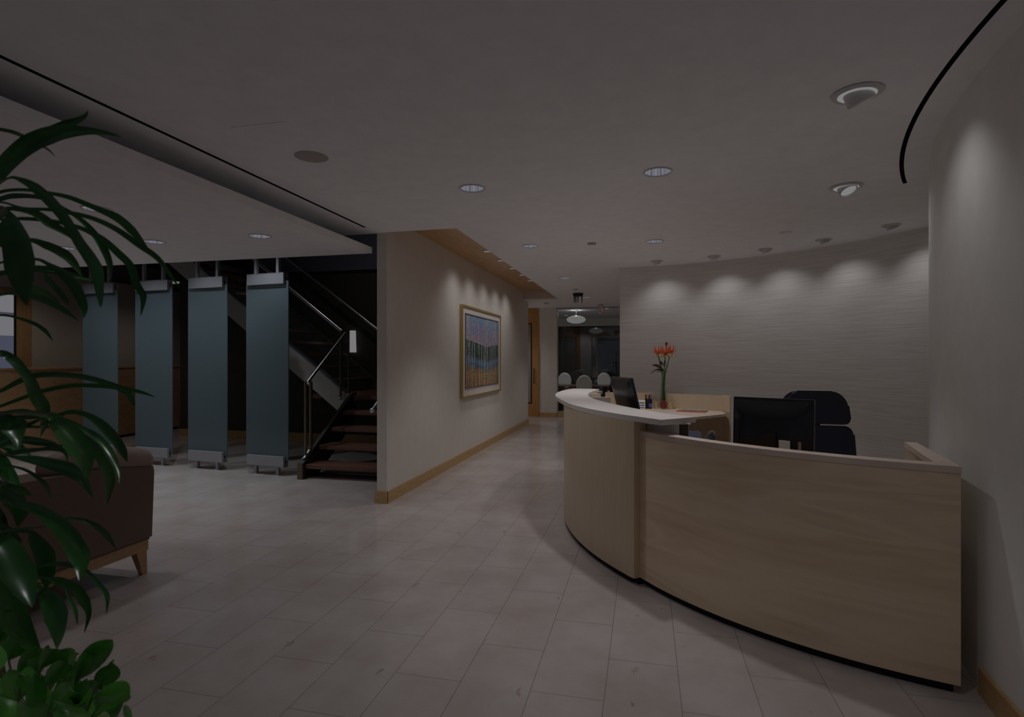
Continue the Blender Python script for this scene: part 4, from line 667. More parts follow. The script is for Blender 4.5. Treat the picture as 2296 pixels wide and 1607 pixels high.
# unseen round lamps added beyond the slab to brighten hall and stairwell
for x, y, z_, p_, l_ in ((-9.2, 7.2, 3.02, P_HALL, 'unseen lamp added above the wooden counter to brighten the hall'), (-9.1, 9.4, 3.02, P_HALL * .6, 'unseen lamp added farther down the hall beyond the wooden counter'), (-4.0, 7.6, 5.6, P_STAIR, 'unseen lamp added high above the stairs to brighten the stairwell')):
    t = thing('added_fill_lamp', l_, 'ceiling light', (x, y, z_), 'added lamps beyond the lowered ceiling')
    b = nb(); lathe(b, [(0, -.03), (.10, -.028), (.12, 0), (0, 0)], (x, y, z_), 24); part('shade', b, M['lamp_w'], t, smooth=True)
    spot('lamp_beam', (x, y, z_ - .05), (x, y, 0), p_, 150 if z_ < 4 else 112, .9, .08, (1, .93, .86), parent=t)
t = thing('recessed_downlight', 'recessed downlight in the side hall beyond the picture wall', 'ceiling light', (-4.2, 13.6, H), 'lamps in the side hall')
b = nb(); lathe(b, [(0, -.006), (.09, -.006), (.095, 0), (0, 0)], t.location, 24); part('lamp', b, M['lamp_w'], t, smooth=True)
spot('downlight_beam', (-4.2, 13.6, H - .03), (-4.2, 13.6, 0), P_MAIN, 140, .6, .05, parent=t)
# ================================================================= STAIRCASE
ST = thing('staircase', 'open staircase with red-brown treads, steel rails and a pale side plate', 'staircase', (-4.1, 6.3, 0))
def tread(x0, x1, y0, y1, z): 
    b = nb(); box(b, x0, x1, y0, y1, z - .055, z, bevel=.008); part('tread', b, M['redwood'], ST)
rise1, run1 = .196, .30
for i in range(4): tread(-4.13, -2.83, 6.31 + run1 * i, 6.31 + run1 * i + .33, .176 + rise1 * i)
b = nb(); prism(b, [(-4.13, 7.51), (-2.83, 7.51), (-2.83, 9.15), (-4.90, 9.15), (-4.90, 7.605), (-4.13, 7.605)], .905, .965); part('landing', b, M['redwood'], ST)
for sx_ in (-4.185, -2.83):       # stringers of the lower flight
    b = nb(); prism(b, [(6.26, 0), (6.26, .19), (6.34, .235), (7.50, 1.0), (7.62, 1.0), (7.62, .62), (6.62, 0)], sx_, sx_ + .05, axis='x'); part('stringer', b, M['dark_steel'], ST)
b = nb(); box(b, -4.195, -4.125, 6.235, 6.27, 0, .20); part('newel_block', b, M['bronze'], ST)
sl = .764
xs, zs = -4.20, .90
b = nb(); top0, xt = 1.0, -4.20
prism(b, [(-4.27, .99), (-4.12, .62 + .28), (-4.26, .62), (-8.2, .62 + sl * 3.94), (-8.2, .99 + sl * 3.93)], 7.55, 7.60, axis='y'); part('side_plate', b, M['stringer'], ST)
b = nb(); prism(b, [(-4.27, .99), (-8.2, .99 + sl * 3.93), (-8.2, 1.015 + sl * 3.93), (-4.27, 1.015)], 7.53, 7.62, axis='y'); part('plate_cap', b, M['steel'], ST)
b = nb(); prism(b, [(-3.6, .05), (-8.2, .05 + sl * 4.6), (-8.2, .36 + sl * 4.6), (-3.6, .36)], 9.15, 9.20, axis='y'); part('wall_stringer', b, mat('stair_wall_plate', (.075, .075, .06), .6), ST)
for i in range(13):
    x = -4.64 - .27 * i
    b = nb(); box(b, x - .30, x, 7.60, 9.15, .965 + .206 * (i + 1) - .05, .965 + .206 * (i + 1), bevel=.006); part('tread', b, M['redwood'], ST)
def post(x, y, z0, z1):
    b = nb(); tube(b, [(x, y, z0), (x, y, z1)], .017, 12); ball(b, (x, y, z1 + .012), .014, seg=10); part('baluster_post', b, M['bronze'], ST, smooth=True)
post(-4.16, 6.36, .20, 1.20); post(-4.16, 6.47, .27, 1.20); post(-4.33, 7.50, .90, 1.88); post(-4.27, 7.62, .96, 1.96); post(-4.38, 7.62, 1.02, 1.86)
b = nb(); 
for z in (.42, .48, .98, 1.06): tube(b, [(-4.16, 6.36, z), (-4.16, 6.47, z)], .004, 6)
for z in (1.15, 1.22, 1.60, 1.75): tube(b, [(-4.33, 7.50, z), (-4.27, 7.62, z)], .004, 6)
part('post_spacer', b, M['steel'], ST)
b = nb(); tube(b, [(-4.16, 6.40, 1.20), (-4.27, 7.52, 1.87)], .024, 14); part('lower_handrail', b, M['steel'], ST, smooth=True)
b = nb(); tube(b, [(-4.33, 7.53, 1.90), (-8.1, 7.53, 1.90 + .754 * 3.77)], .024, 14); part('upper_handrail', b, M['steel'], ST, smooth=True)
b = nb(); tube(b, [(-4.16, 6.33, .235), (-4.16, 6.45, .32)], .03, 10); tube(b, [(-4.33, 7.46, .93), (-4.33, 7.52, .97)], .025, 10); part('post_shoe', b, M['steel'], ST, smooth=True)
b = nb(); prism(b, [(6.50, .40), (7.42, 1.02), (7.42, 1.78), (6.50, 1.20)], -4.166, -4.156, axis='x'); part('glass_infill', b, M['glass'], ST)
b = nb(); prism(b, [(-4.36, 1.06), (-8.1, 1.06 + sl * 3.74), (-8.1, 1.84 + .754 * 3.74), (-4.36, 1.84)], 7.565, 7.575, axis='y'); part('glass_infill', b, M['glass'], ST)
b = nb(); box(b, -4.162, -4.156, 6.50, 6.51, .36, 1.2); part('glass_edge', b, M['black'], ST)
t = thing('wall_handrail', 'steel handrail rising along the black stair wall', 'handrail', (-4.7, 9.2, 2.1))
b = nb(); tube(b, [(-3.3, 9.19, 1.06), (-8.2, 9.19, 1.06 + .74 * 4.9)], .021, 12); part('rail', b, M['steel'], t, smooth=True)
for x in (-3.9, -5.35, -6.8):
    z = 1.06 + .74 * (-3.3 - x) - .06
    b = nb(); tube(b, [(x, 9.19, z + .055), (x, 9.20, z), (x, 9.30, z)], .008, 8); lathe(b, [(0, 0), (.035, 0), (.035, .012), (0, .012)], (0, 0, 0), 16)
    # turn the rose towards the wall
    b2 = [v for v in b.verts if abs(v.co.x) < .05 and abs(v.co.y) < .05]
    bmesh.ops.rotate(b, verts=b2, cent=(0, 0, 0), matrix=Matrix.Rotation(R(90), 3, 'X')); bmesh.ops.translate(b, verts=b2, vec=(x, 9.296, z)); part('bracket', b, M['steel'], t, smooth=True)
t = thing('wall_handrail', 'short steel handrail end with round cap at the edge of the picture wall', 'handrail', (-2.86, 5.6, .94))
b = nb(); tube(b, [(-2.86, 5.62, .945), (-2.86, 7.4, 2.0)], .021, 12); ball(b, (-2.86, 5.61, .94), .03, seg=12); part('rail', b, M['steel'], t, smooth=True)
b = nb(); tube(b, [(-2.86, 6.2, 1.27), (-2.86, 6.2, 1.21), (-2.80, 6.2, 1.21)], .008, 8); part('bracket', b, M['steel'], t, smooth=True)
t = thing('wall_sconce', 'tapered white glowing sconce on the black stair wall', 'wall lamp', (-5.10, 9.25, 1.8))
b = nb(); v = [(-.052, .20), (.052, .20), (.064, -.19), (-.064, -.19)]
prism(b, [(-5.10 + a, 1.80 + c) for a, c in v], 9.19, 9.27, axis='y'); part('shade', b, M['sconce'], t)
b = nb(); box(b, -5.14, -5.06, 9.27, 9.299, 1.7, 1.9); part('back_plate', b, M['steel'], t)

# curved wooden counter behind the panels
pts = [(-9.30, 5.2), (-9.42, 5.9), (-9.52, 6.8), (-9.60, 7.7), (-9.66, 8.6), (-9.70, 9.4), (-9.70, 10.2)]
inn = [(x - .35, y) for x, y in pts]
t = thing('wooden_counter', 'long gently curved amber wood counter along the far left wall', 'counter', (-9.6, 7.7, 0))
b = nb(); ribbon_wall(b, pts, inn, .05, 1.32); part('front_panel', b, M['brownwood'], t)
b = nb(); ribbon_wall(b, [(x + .01, y) for x, y in pts], inn, 1.32, 1.35); part('top', b, M['brownwood'], t)
b = nb(); ribbon_wall(b, [(x - .04, y) for x, y in pts], inn, 0, .05); part('toe_kick', b, M['toe'], t)

# ================================================================= SOFA
t = thing('sofa', 'brown upholstered sofa on wooden legs seen from behind, left of the floor', 'sofa', (-3.8, 2.3, 0))
b = nb(); prism(b, [(1.15, .24), (3.30, .24), (3.32, .72), (3.30, .765), (2.9, .80), (2.3, .815), (1.15, .82)], -3.62, -3.35, axis='x')
bmesh.ops.bevel(b, geom=b.edges[:], offset=.02, segments=2, affect='EDGES'); part('backrest', b, M['sofa'], t, smooth=True)
b = nb(); box(b, -4.25, -3.62, 3.06, 3.30, .24, .66, bevel=.03); part('armrest', b, M['sofa'], t)
b = nb(); box(b, -4.25, -3.62, 1.15, 1.40, .24, .66, bevel=.03); part('armrest', b, M['sofa'], t)
b = nb(); box(b, -4.27, -3.62, 1.41, 3.05, .24, .46, bevel=.04); part('seat_cushion', b, M['sofa'], t)
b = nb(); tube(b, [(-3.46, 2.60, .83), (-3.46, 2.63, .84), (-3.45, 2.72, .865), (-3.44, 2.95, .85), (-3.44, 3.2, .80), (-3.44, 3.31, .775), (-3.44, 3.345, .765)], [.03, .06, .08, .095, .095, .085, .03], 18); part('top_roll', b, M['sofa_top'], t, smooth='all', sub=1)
b = nb(); box(b, -4.24, -3.40, 3.22, 3.27, .17, .24); box(b, -4.24, -3.40, 1.18, 1.23, .17, .24); box(b, -3.42, -3.37, 1.18, 3.27, .17, .24); box(b, -4.24, -4.19, 1.18, 3.27, .17, .24); part('base_rail', b, M['sofa_wood'], t)
for x in (-3.40, -4.20):
    for y in (1.22, 3.22):
        b = nb(); s = 1 if y > 2 else -1
        g = box(b, x - .028, x + .028, y - .04, y + .04, 0, .17)
        for v in g:
            if v.co.z < .05: v.co.x = x + (v.co.x - x) * .6; v.co.y = y + (v.co.y - y) * .45 + .035 * s
        part('leg', b, M['sofa_wood'], t)

# ================================================================= RECEPTION DESK
D = thing('reception_desk', 'large curved maple reception desk with a raised left counter and black toe kick', 'reception desk', (.6, 4.0, 0))
def ang(c, p): return math.degrees(math.atan2(p[1] - c[1], p[0] - c[0]))
LC, LR = (1.955, 5.252), 2.422
a0, a1 = ang(LC, (-.043, 3.877)) % 360, ang(LC, (1.367, 2.898)) % 360
lo, li = arc(*LC, LR, a0, a1, 30), arc(*LC, LR - .045, a0, a1, 30)
b = nb(); ribbon_wall(b, lo, li, .045, .99); part('low_front_panel', b, M['maple'], D, smooth=True)
b = nb(); ribbon_wall(b, arc(*LC, LR + .004, a0, a1, 30), arc(*LC, LR - .085, a0, a1, 30), .99, 1.02); part('low_cap', b, M['maple_top'], D, smooth=True)
b = nb(); ribbon_wall(b, arc(*LC, LR - .03, a0, a1 - .5, 30), arc(*LC, LR - .06, a0, a1 - .5, 30), 0, .045); part('toe_kick', b, M['toe'], D)
HC, HR = (2.12, 5.716), 2.89
h0, h1 = ang(HC, (-.117, 3.884)) % 360, 158
b = nb(); ribbon_wall(b, arc(*HC, HR, h0, h1, 40), arc(*HC, HR - .06, h0, h1, 40), .045, 1.085); part('high_front_panel', b, M['maple_v'], D, smooth=True)
b = nb(); ribbon_wall(b, arc(*HC, HR - .03, h0 + .5, h1, 30), arc(*HC, HR - .06, h0 + .5, h1, 30), 0, .045); part('toe_kick', b, M['toe'], D)
# end post closing the high panel over the low one
e = Vector((-.117, 3.884)); dr_ = Vector((HC[0] - e.x, HC[1] - e.y)).normalized()
b = nb(); q = [e, e + dr_ * .10, e + dr_ * .10 + Vector((.05, -.055)), e + Vector((.05, -.055))]
prism(b, [(p.x, p.y) for p in q], .045, 1.085); part('end_post', b, M['maple_v'], D)
b = nb(); prism(b, [(-.075, 3.90), (-.035, 3.855), (.04, 3.90), (-.02, 3.98)], 0, .045); part('toe_kick', b, M['toe'], D)
# transaction top
outer = [(.102, 3.618)] + arc(*HC, HR + .035, h0 + 1, 178, 22)[0:] 
outer = [(.100, 3.625), (-.045, 3.80), (-.155, 3.93), (-.29, 4.12), (-.42, 4.33), (-.53, 4.55), (-.63, 4.80), (-.715, 5.08), (-.80, 5.38), (-.875, 5.68), (-.925, 5.98), (-.95, 6.30), (-.95, 6.60), (-.93, 6.90), (-.905, 7.08), (-.87, 7.17)]
inner = [(.325, 3.86), (.18, 4.00), (.06, 4.18), (-.06, 4.40), (-.17, 4.62), (-.27, 4.85), (-.35, 5.05), (-.43, 5.27), (-.50, 5.52), (-.55, 5.76), (-.58, 6.00), (-.595, 6.25), (-.59, 6.50), (-.575, 6.75), (-.56, 6.98), (-.55, 7.12)]
b = nb(); ribbon_wall(b, outer, inner, 1.085, 1.12); part('transaction_top', b, M['laminate'], D, smooth=True)
# gap under the overhanging end: maple block, pale panel, dark bracket
def oriented(b, p, q_, th, z0, z1):
    p, q_ = Vector(p), Vector(q_); n_ = Vector((-(q_ - p).y, (q_ - p).x)).normalized() * th
    prism(b, [tuple(p), tuple(q_), tuple(q_ + n_), tuple(p + n_)], z0, z1)
b = nb(); oriented(b, (-.01, 3.94), (.045, 3.865), .05, 1.02, 1.085); part('support_block', b, M['maple_v'], D)
b = nb(); oriented(b, (.03, 3.90), (.215, 3.72), .03, .75, 1.085); part('pale_support_panel', b, M['greywhite'], D)
b = nb(); oriented(b, (.214, 3.72), (.24, 3.70), .05, .9, 1.085); part('dark_bracket', b, M['dark_steel'], D)
# return panel along the white wall
b = nb(); oriented(b, (1.355, 2.96), (1.505, 3.68), .045, 0, .99); part('return_panel', b, M['maple_v'], D)
b = nb(); prism(b, [(1.295, 2.955), (1.367, 2.892), (1.515, 3.68), (1.455, 3.685)], .99, 1.0205); part('return_cap', b, M['maple_top'], D)
# inner work surface
b = nb(); ribbon_wall(b, arc(*LC, LR - .085, a0 + 1, a1 - 2, 24), arc(*LC, LR - .70, a0 + 1, a1 - 2, 24), .72, .75)
part('work_surface', b, M['maple_top'], D)
b = nb(); ribbon_wall(b, arc(*HC, HR - .065, h0, h1 + 10, 24), arc(*HC, HR - .65, h0, h1 + 10, 24), .72, .748); part('work_surface', b, M['maple_top'], D)
b = nb(); oriented(b, (1.35, 3.62), (.95, 3.72), .03, 0, .72); oriented(b, (.0, 4.3), (.45, 4.0), .03, 0, .72); oriented(b, (-.62, 6.4), (-.1, 6.3), .03, 0, .72); part('support_leg', b, M['maple_v'], D)

# credenza
K = thing('credenza', 'maple side counter with upright back panels against the grasscloth wall', 'credenza', (.3, 7.3, 0))
surf = [(.925, 7.41), (.95, 7.17), (.90, 7.00), (.535, 6.57), (.2, 6.45), (-.2, 6.5), (-.5, 6.75), (-.52, 7.80), (-.40, 7.84), (.13, 7.78), (.25, 7.70), (.6, 7.58)]
b = nb(); prism(b, surf, .82, .85); part('counter_top', b, M['maple_top'], K)
b = nb(); oriented(b, (.955, 7.43), (.25, 7.73), .03, .03, 1.04); part('back_panel', b, M['maple_v'], K)
b = nb(); oriented(b, (.13, 7.80), (-.52, 7.86), .03, .03, 1.04); part('back_panel', b, M['maple_v'], K)
b = nb(); oriented(b, (.93, 7.46), (.985, 7.15), .022, .0, 1.05); part('end_panel', b, M['maple_v'], K)
b = nb(); oriented(b, (-.45, 6.9), (.2, 6.62), .03, 0, .82); part('base_panel', b, M['maple_v'], K)
b = nb(); oriented(b, (.2, 6.62), (.5, 6.75), .03, 0, .82); part('base_panel', b, M['maple_v'], K)
b = nb(); box(b, -.60, -.36, 6.20, 6.24, .0, 1.08, rz=R(12)); box(b, -.40, -.36, 6.24, 6.6, 0, .82); part('side_panel', b, M['greywhite'], D)['label'] = 'grey-white side panel'

# ================================================================= MONITORS
def monitor(loc, rz, w_, h_, zb, tilt, label, logo=False):
    t = thing('computer_monitor', label, 'monitor', loc, None, rz)
    rot = Matrix.Translation((0, 0, zb)) @ Matrix.Rotation(tilt, 4, 'X')
    b = nb(); g = box(b, -w_ / 2, w_ / 2, -.012, .016, 0, h_, bevel=.007); bmesh.ops.transform(b, verts=b.verts, matrix=rot); part('bezel', b, M['black_gloss'], t, world=False, smooth=True)
    # bulged back shell with a curved shoulder (back faces +y here)
    b = nb(); n_ = 16; rows = []
    for j in range(9):
        zz = h_ * (.03 + .94 * j / 8); row = []
        for i in range(n_ + 1):
            u = -1 + 2 * i / n_; f = (1 - abs(u) ** 6) * (1 - abs(2 * j / 8 - 1) ** 8)
            shoulder = 1 if zz < h_ * (.80 + .10 * u * u) else .45
            row.append(b.verts.new((u * w_ * .485, .014 + .034 * f * shoulder, zz)))
        rows.append(row)
    for j in range(8):
        for i in range(n_): b.faces.new((rows[j][i], rows[j][i + 1], rows[j + 1][i + 1], rows[j + 1][i]))
    bmesh.ops.transform(b, verts=b.verts, matrix=rot); part('back_shell', b, M['black_gloss'], t, world=False, smooth=True)
    b = nb(); box(b, -w_ * .46, w_ * .46, -.0135, -.012, h_ * .06, h_ * .95); bmesh.ops.transform(b, verts=b.verts, matrix=rot); part('screen', b, mat('dark_screen', (.01, .01, .012), .15), t, world=False)
    b = nb(); box(b, -.035, .035, .03, .06, .01, zb + h_ * .45); part('stand_neck', b, M['black_gloss'], t, world=False)
    b = nb(); box(b, -.13, .13, -.06, .13, .0, .014, bevel=.005); part('stand_foot', b, M['black_gloss'], t, world=False)
    if logo:
        b = nb(); v = [(.014 * cos(2 * pi * k / 20), .014 * sin(2 * pi * k / 20)) for k in range(21)]
        tube(b, [(x, .0, z) for x, z in v], .002, 6); tube(b, [(-.006, 0, .009), (-.006, 0, -.006)], .0015, 5); tube(b, [(-.006, 0, 0), (-.001, 0, .003), (-.001, 0, -.006)], .0015, 5); tube(b, [(.003, 0, .004), (.003, 0, -.010)], .0015, 5); tube(b, [(.003, 0, .004), (.008, 0, .002), (.003, 0, -.003)], .0015, 5)
        bmesh.ops.translate(b, verts=b.verts, vec=(w_ * .12, .052, .05)); bmesh.ops.transform(b, verts=b.verts, matrix=rot); part('logo', b, M['alu'], t, world=False)
    return t
p1, p2 = Vector((.537, 3.81)), Vector((.951, 3.601)); c = (p1 + p2) / 2; a = math.atan2((p2 - p1).y, (p2 - p1).x)
mn = monitor((c.x + .01, c.y + .0, .75), a + pi, .463, .37, .14, R(3), 'large black computer monitor seen from behind above the low desk front')
b = nb(); box(b, -.115, -.055, .055, .066, .215, .265); part('white_sticker', b, M['paper'], mn, world=False)
b = nb(); tube(b, [(-.165, .055, .18), (-.165, .055, .265)], .008, 8); part('silver_plug', b, M['steel'], mn, world=False)
p1, p2 = Vector((-.26, 5.215)), Vector((-.072, 4.824)); c = (p1 + p2) / 2; a = math.atan2((p2 - p1).y, (p2 - p1).x)
monitor((c.x + .05, c.y + .02, .748), a + pi, .43, .36, .24, R(-14), 'small black monitor seen from behind over the raised counter, with a round silver logo', True)

# ================================================================= OFFICE CHAIR
t = thing('office_chair', 'high-backed black leather office chair with a separate headrest behind the low desk', 'office chair', (1.33, 4.82, 0), None, R(-4))
def pad(w_, h_, d_, c, r=.05, taper=0, tilt=0):
    b = nb(); n = 4
    g = box(b, -w_ / 2, w_ / 2, -d_ / 2, d_ / 2, -h_ / 2, h_ / 2)
    for v in g:
        if v.co.z > 0: v.co.x *= (1 - taper)
    bmesh.ops.bevel(b, geom=b.edges[:], offset=min(r, d_ * .45), segments=5, affect='EDGES', profile=.5)
    bmesh.ops.rotate(b, verts=b.verts, cent=(0, 0, 0), matrix=Matrix.Rotation(tilt, 3, 'X')); bmesh.ops.translate(b, verts=b.verts, vec=c)
    return b
def rounded_pad(w_, h_, d_, c, rad, taper, tilt):
    """pad with large corner radii in its face outline"""
    b = nb(); out = []
    for (sx_, sz_) in ((1, 1), (-1, 1), (-1, -1), (1, -1)):
        base = {(1, 1): 0, (-1, 1): 90, (-1, -1): 180, (1, -1): 270}[(sx_, sz_)]
        rr = rad if sz_ > 0 else rad * .35
        for k in range(7):
            a_ = R(base + 15 * k); x = sx_ * (w_ / 2 - rr) + rr * cos(a_); z = sz_ * (h_ / 2 - rr) + rr * sin(a_)
            x *= 1 - taper * (z / h_ + .5); out.append((x, z))
    prism(b, out, -d_ / 2, d_ / 2, axis='y')
    big = [e for e in b.edges if abs(e.verts[0].co.y - e.verts[1].co.y) < 1e-5]
    bmesh.ops.bevel(b, geom=big, offset=d_ * .3, segments=3, affect='EDGES')
    bmesh.ops.rotate(b, verts=b.verts, cent=(0, 0, 0), matrix=Matrix.Rotation(tilt, 3, 'X')); bmesh.ops.translate(b, verts=b.verts, vec=c)
    return b
part('headrest', rounded_pad(.52, .265, .10, (0, .25, 1.10), .12, .10, R(-8)), M['leather'], t, world=False, smooth=True)
part('backrest', rounded_pad(.60, .56, .11, (0, .21, .68), .07, .08, R(-6)), M['leather'], t, world=False, smooth=True)
part('seat', pad(.54, .12, .50, (0, -.05, .46), .05), M['leather'], t, world=False, smooth=True)
b = nb(); box(b, -.05, .05, .255, .285, .40, 1.05, bevel=.008); part('back_support', b, M['black'], t, world=False)
for s in (-1, 1):
    b = nb(); tube(b, [(s * .26, .0, .44), (s * .31, 0, .46), (s * .32, 0, .64)], .015, 8); box(b, s * .32 - .035, s * .32 + .035, -.14, .13, .64, .67, bevel=.01); part('armrest', b, M['black'], t, world=False)
b = nb(); tube(b, [(0, 0, .10), (0, 0, .41)], .028, 12); part('gas_lift', b, M['steel'], t, world=False, smooth=True)
b = nb()
for k in range(5): tube(b, [(0, 0, .11), (.29 * cos(R(72 * k)), .29 * sin(R(72 * k)), .075)], [.03, .018], 8)
part('star_base', b, M['black'], t, world=False)
for k in range(5):
    b = nb(); x, y = .29 * cos(R(72 * k)), .29 * sin(R(72 * k)); tube(b, [(x - .015, y, .032), (x + .015, y, .032)], .032, 12); tube(b, [(x, y, .05), (x, y, .08)], .01, 6); part('caster', b, M['black'], t, world=False)

# ================================================================= THINGS ON THE DESK
t = thing('desk_telephone', 'slate blue desk telephone with a black handset behind the low desk front', 'telephone', (.33, 4.22, .75))
b = nb(); prism(b, [(4.10, .75), (4.40, .75), (4.40, .88), (4.37, .955), (4.33, .975), (4.27, .96), (4.10, .79)], .17, .40, axis='x'); bmesh.ops.bevel(b, geom=b.edges[:], offset=.012, segments=2, affect='EDGES'); part('console', b, M['phone'], t, smooth=True)
b = nb(); box(b, .20, .33, 4.20, 4.30, .885, .90, mtx=Matrix.Identity(4)); part('display', b, M['black_gloss'], t)
b = nb(); tube(b, [(.40, 4.10, .87), (.44, 4.14, .93), (.47, 4.24, .965), (.475, 4.32, .96), (.46, 4.40, .90)], [.03, .038, .026, .028, .034], 12); part('handset', b, M['black_gloss'], t, smooth='all', sub=1)
t = thing('water_bottle', 'clear plastic water bottle standing behind the telephone', 'bottle', (.345, 4.72, .75))
b = nb(); lathe(b, [(0, .001), (.030, .001), (.033, .01), (.033, .14), (.030, .15), (.033, .16), (.033, .18), (.025, .21), (.014, .228), (.013, .235)], t.location, 20); part('body', b, clear_glass('bottle_plastic', (.90, .90, .93)), t, smooth='all')
b = nb(); lathe(b, [(.0145, .225), (.0145, .248), (0, .25)], t.location, 16); part('cap', b, M['paper'], t, smooth=True)
t = thing('printer', 'flat black device top just visible over the right end of the desk', 'printer', (1.26, 3.37, .75), None, R(-8))
b = nb(); box(b, -.125, .115, -.07, .10, 0, .19, bevel=.012); part('body', b, M['black_gloss'], t, world=False)
b = nb(); box(b, -.12, .11, -.065, .095, .19, .205, bevel=.006); part('lid', b, M['black'], t, world=False)

z = .85
b = nb(); lathe(b, [(0, 0), (.045, 0), (.047, .004), (.047, .125), (.044, .125), (.043, .01), (0, .01)], (.05, 7.56, z), 20); t = thing('pen_holder', 'black pen cup with a blue label left of the vase', 'pen holder', (.05, 7.56, z)); part('cup', b, M['black'], t, smooth=True)
b = nb(); box(b, .055, .095, 7.505, 7.512, z + .02, z + .07); part('blue_label', b, M['blue'], t)
PC = [('black', 'black pen leaning left in the black cup'), ('orange', 'orange scissors handle showing above the pen cup'), ('black', 'tall black marker upright in the pen cup'), ('blue', 'blue pen at the right side of the pen cup')]
for k, (mm, l_) in enumerate(PC):
    a_ = -.6 + 1.2 * k / 3; b = nb(); tube(b, [(.05 + .015 * a_, 7.56, z + .012), (.05 + .06 * a_, 7.56 - .01 * k, z + .18 + .012 * (k % 2))], [.005, .009], 8)
    tag(part('pen' if k != 1 else 'scissors', b, M[mm], smooth=True), l_, 'pen' if k != 1 else 'scissors', 'things in the pen cup')
def mug(x, y, l_):
    t = thing('mug', l_, 'mug', (x, y, z), 'patterned mugs by the vase'); b = nb(); lathe(b, [(0, 0), (.034, 0), (.036, .004), (.036, .085), (.033, .085), (.032, .008), (0, .008)], t.location, 20); part('cup', b, M['mug'], t, smooth=True)
    b = nb(); tube(b, [(x + .034, y, z + .07), (x + .06, y, z + .065), (x + .063, y, z + .035), (x + .034, y, z + .02)], .005, 8); part('handle', b, M['mug'], t, smooth=True)
mug(.145, 7.62, 'small yellow patterned mug between pen cup and vase'); mug(.325, 7.60, 'small yellow patterned mug right of the vase')
t = thing('paper_box', 'white box of papers with blue stripes right of the small monitor', 'box', (-.03, 7.44, z)); b = nb(); box(b, -.085, .01, 7.40, 7.50, z, z + .115, bevel=.003); part('carton', b, M['paper'], t)
for k in range(3):
    b = nb(); box(b, -.07, .0, 7.3975, 7.4, z + .02 + .03 * k, z + .03 + .03 * k); part('blue_stripe', b, M['phone'], t)
b = nb(); box(b, .03, .12, 7.40, 7.46, z, z + .006); tag(part('sticky_note_pad', b, M['yellow']), 'flat yellow sticky note pad in front of the pen cup', 'note pad')
b = nb(); box(b, -.17, .17, -.11, .11, 0, .010, bevel=.002); bmesh.ops.rotate(b, verts=b.verts, cent=(0, 0, 0), matrix=Matrix.Rotation(R(-14), 3, 'Z')); bmesh.ops.translate(b, verts=b.verts, vec=(.57, 7.28, z)); tag(part('folder', b, M['orange_folder']), 'red-orange folder lying on the side counter under a magazine', 'folder')
b = nb(); box(b, -.15, .15, -.10, .10, 0, .012, bevel=.002); bmesh.ops.rotate(b, verts=b.verts, cent=(0, 0, 0), matrix=Matrix.Rotation(R(-6), 3, 'Z')); bmesh.ops.translate(b, verts=b.verts, vec=(.59, 7.31, z + .0105)); tag(part('magazine', b, M['mag']), 'grey glossy magazine lying on the red-orange folder', 'magazine')

# vase and flowers
VX, VY = .24, 7.56
t = thing('flower_vase', 'slim clear glass vase with red beads on the side counter', 'vase', (VX, VY, z))
b = nb(); lathe(b, [(0, .001), (.040, .001), (.045, .008), (.046, .12), (.040, .26), (.032, .36), (.030, .43), (.033, .45)], t.location, 24); part('glass', b, M['vase_glass'], t, smooth='all')
b = nb(); lathe(b, [(0, .010), (.036, .010), (.040, .02), (.041, .095), (0, .10)], t.location, 20); part('red_beads', b, M['red'], t, smooth=True)
def flower(tx, ty, tz, base, label, leaf=None, rot=0, bud=False):
    t = thing('cut_flower', label, 'flower', (VX, VY, z + .1), 'red flowers in the glass vase')
    top = Vector((VX + tx, VY + ty, z + tz)); b0 = Vector((VX + base[0], VY + base[1], z + .105))
    b = nb(); tube(b, [b0, Vector((VX + base[0] * .6, VY + base[1] * .6, z + .42)), top], [.013, .011, .006], 10); part('stem', b, M['stem'], t, smooth='all')
    b = nb()
    def petal(n_, L_, lift, wd, droop, ph):
        for k in range(n_):
            a_ = 2 * pi * k / n_ + ph + random.uniform(-.15, .15); d_ = Vector((cos(a_), sin(a_), 0)); s_ = Vector((-sin(a_), cos(a_), 0)); P = []
            for i in range(6):
                f = i / 5; P.append((top + d_ * L_ * (f if f < .7 else .7 + (f - .7) * .5) + Vector((0, 0, lift * f * f - droop * f)), wd * sin(pi * (.12 + .88 * f)) ** .8 + .0005))
            V = [(b.verts.new(p - s_ * w_), b.verts.new(p + Vector((0, 0, -.004))), b.verts.new(p + s_ * w_)) for p, w_ in P]
            for i in range(5):
                for j in range(2): b.faces.new((V[i][j], V[i][j + 1], V[i + 1][j + 1], V[i + 1][j]))
    if bud:
        ball(b, top, .018, (1, 1, 1.3), 10); part('bud', b, M['red'], t, smooth='all')
    else:
        petal(9, .085, .10, .010, .0, rot); petal(7, .10, .03, .011, .0, rot + .3); o = part('red_petals', b, M['orange'], t, smooth='all'); 
        b = nb(); petal(8, .10, -.02, .010, .035, rot + .2); part('pale_petals', b, M['petal_tip'], t, smooth='all')
    if leaf:
        b = nb()
        for (dx, dz, L_, wd, up) in leaf:
            s0 = Vector((VX, VY - .02, z + dz)); V = []
            for i in range(7):
                f = i / 6; p = s0 + Vector((dx * L_ * f, -.03 * f, up * f - .10 * f * f)); w_ = wd * sin(pi * (.08 + .92 * f)) + .0008
                V.append((b.verts.new(p + Vector((0, -w_ * .5, -w_))), b.verts.new(p + Vector((0, .006, 0))), b.verts.new(p + Vector((0, w_ * .5, w_)))))
            for i in range(6):
                for j in range(2): b.faces.new((V[i][j], V[i][j + 1], V[i + 1][j + 1], V[i + 1][j]))
        part('dark_leaf', b, M['dark_leaf'], t, smooth='all')
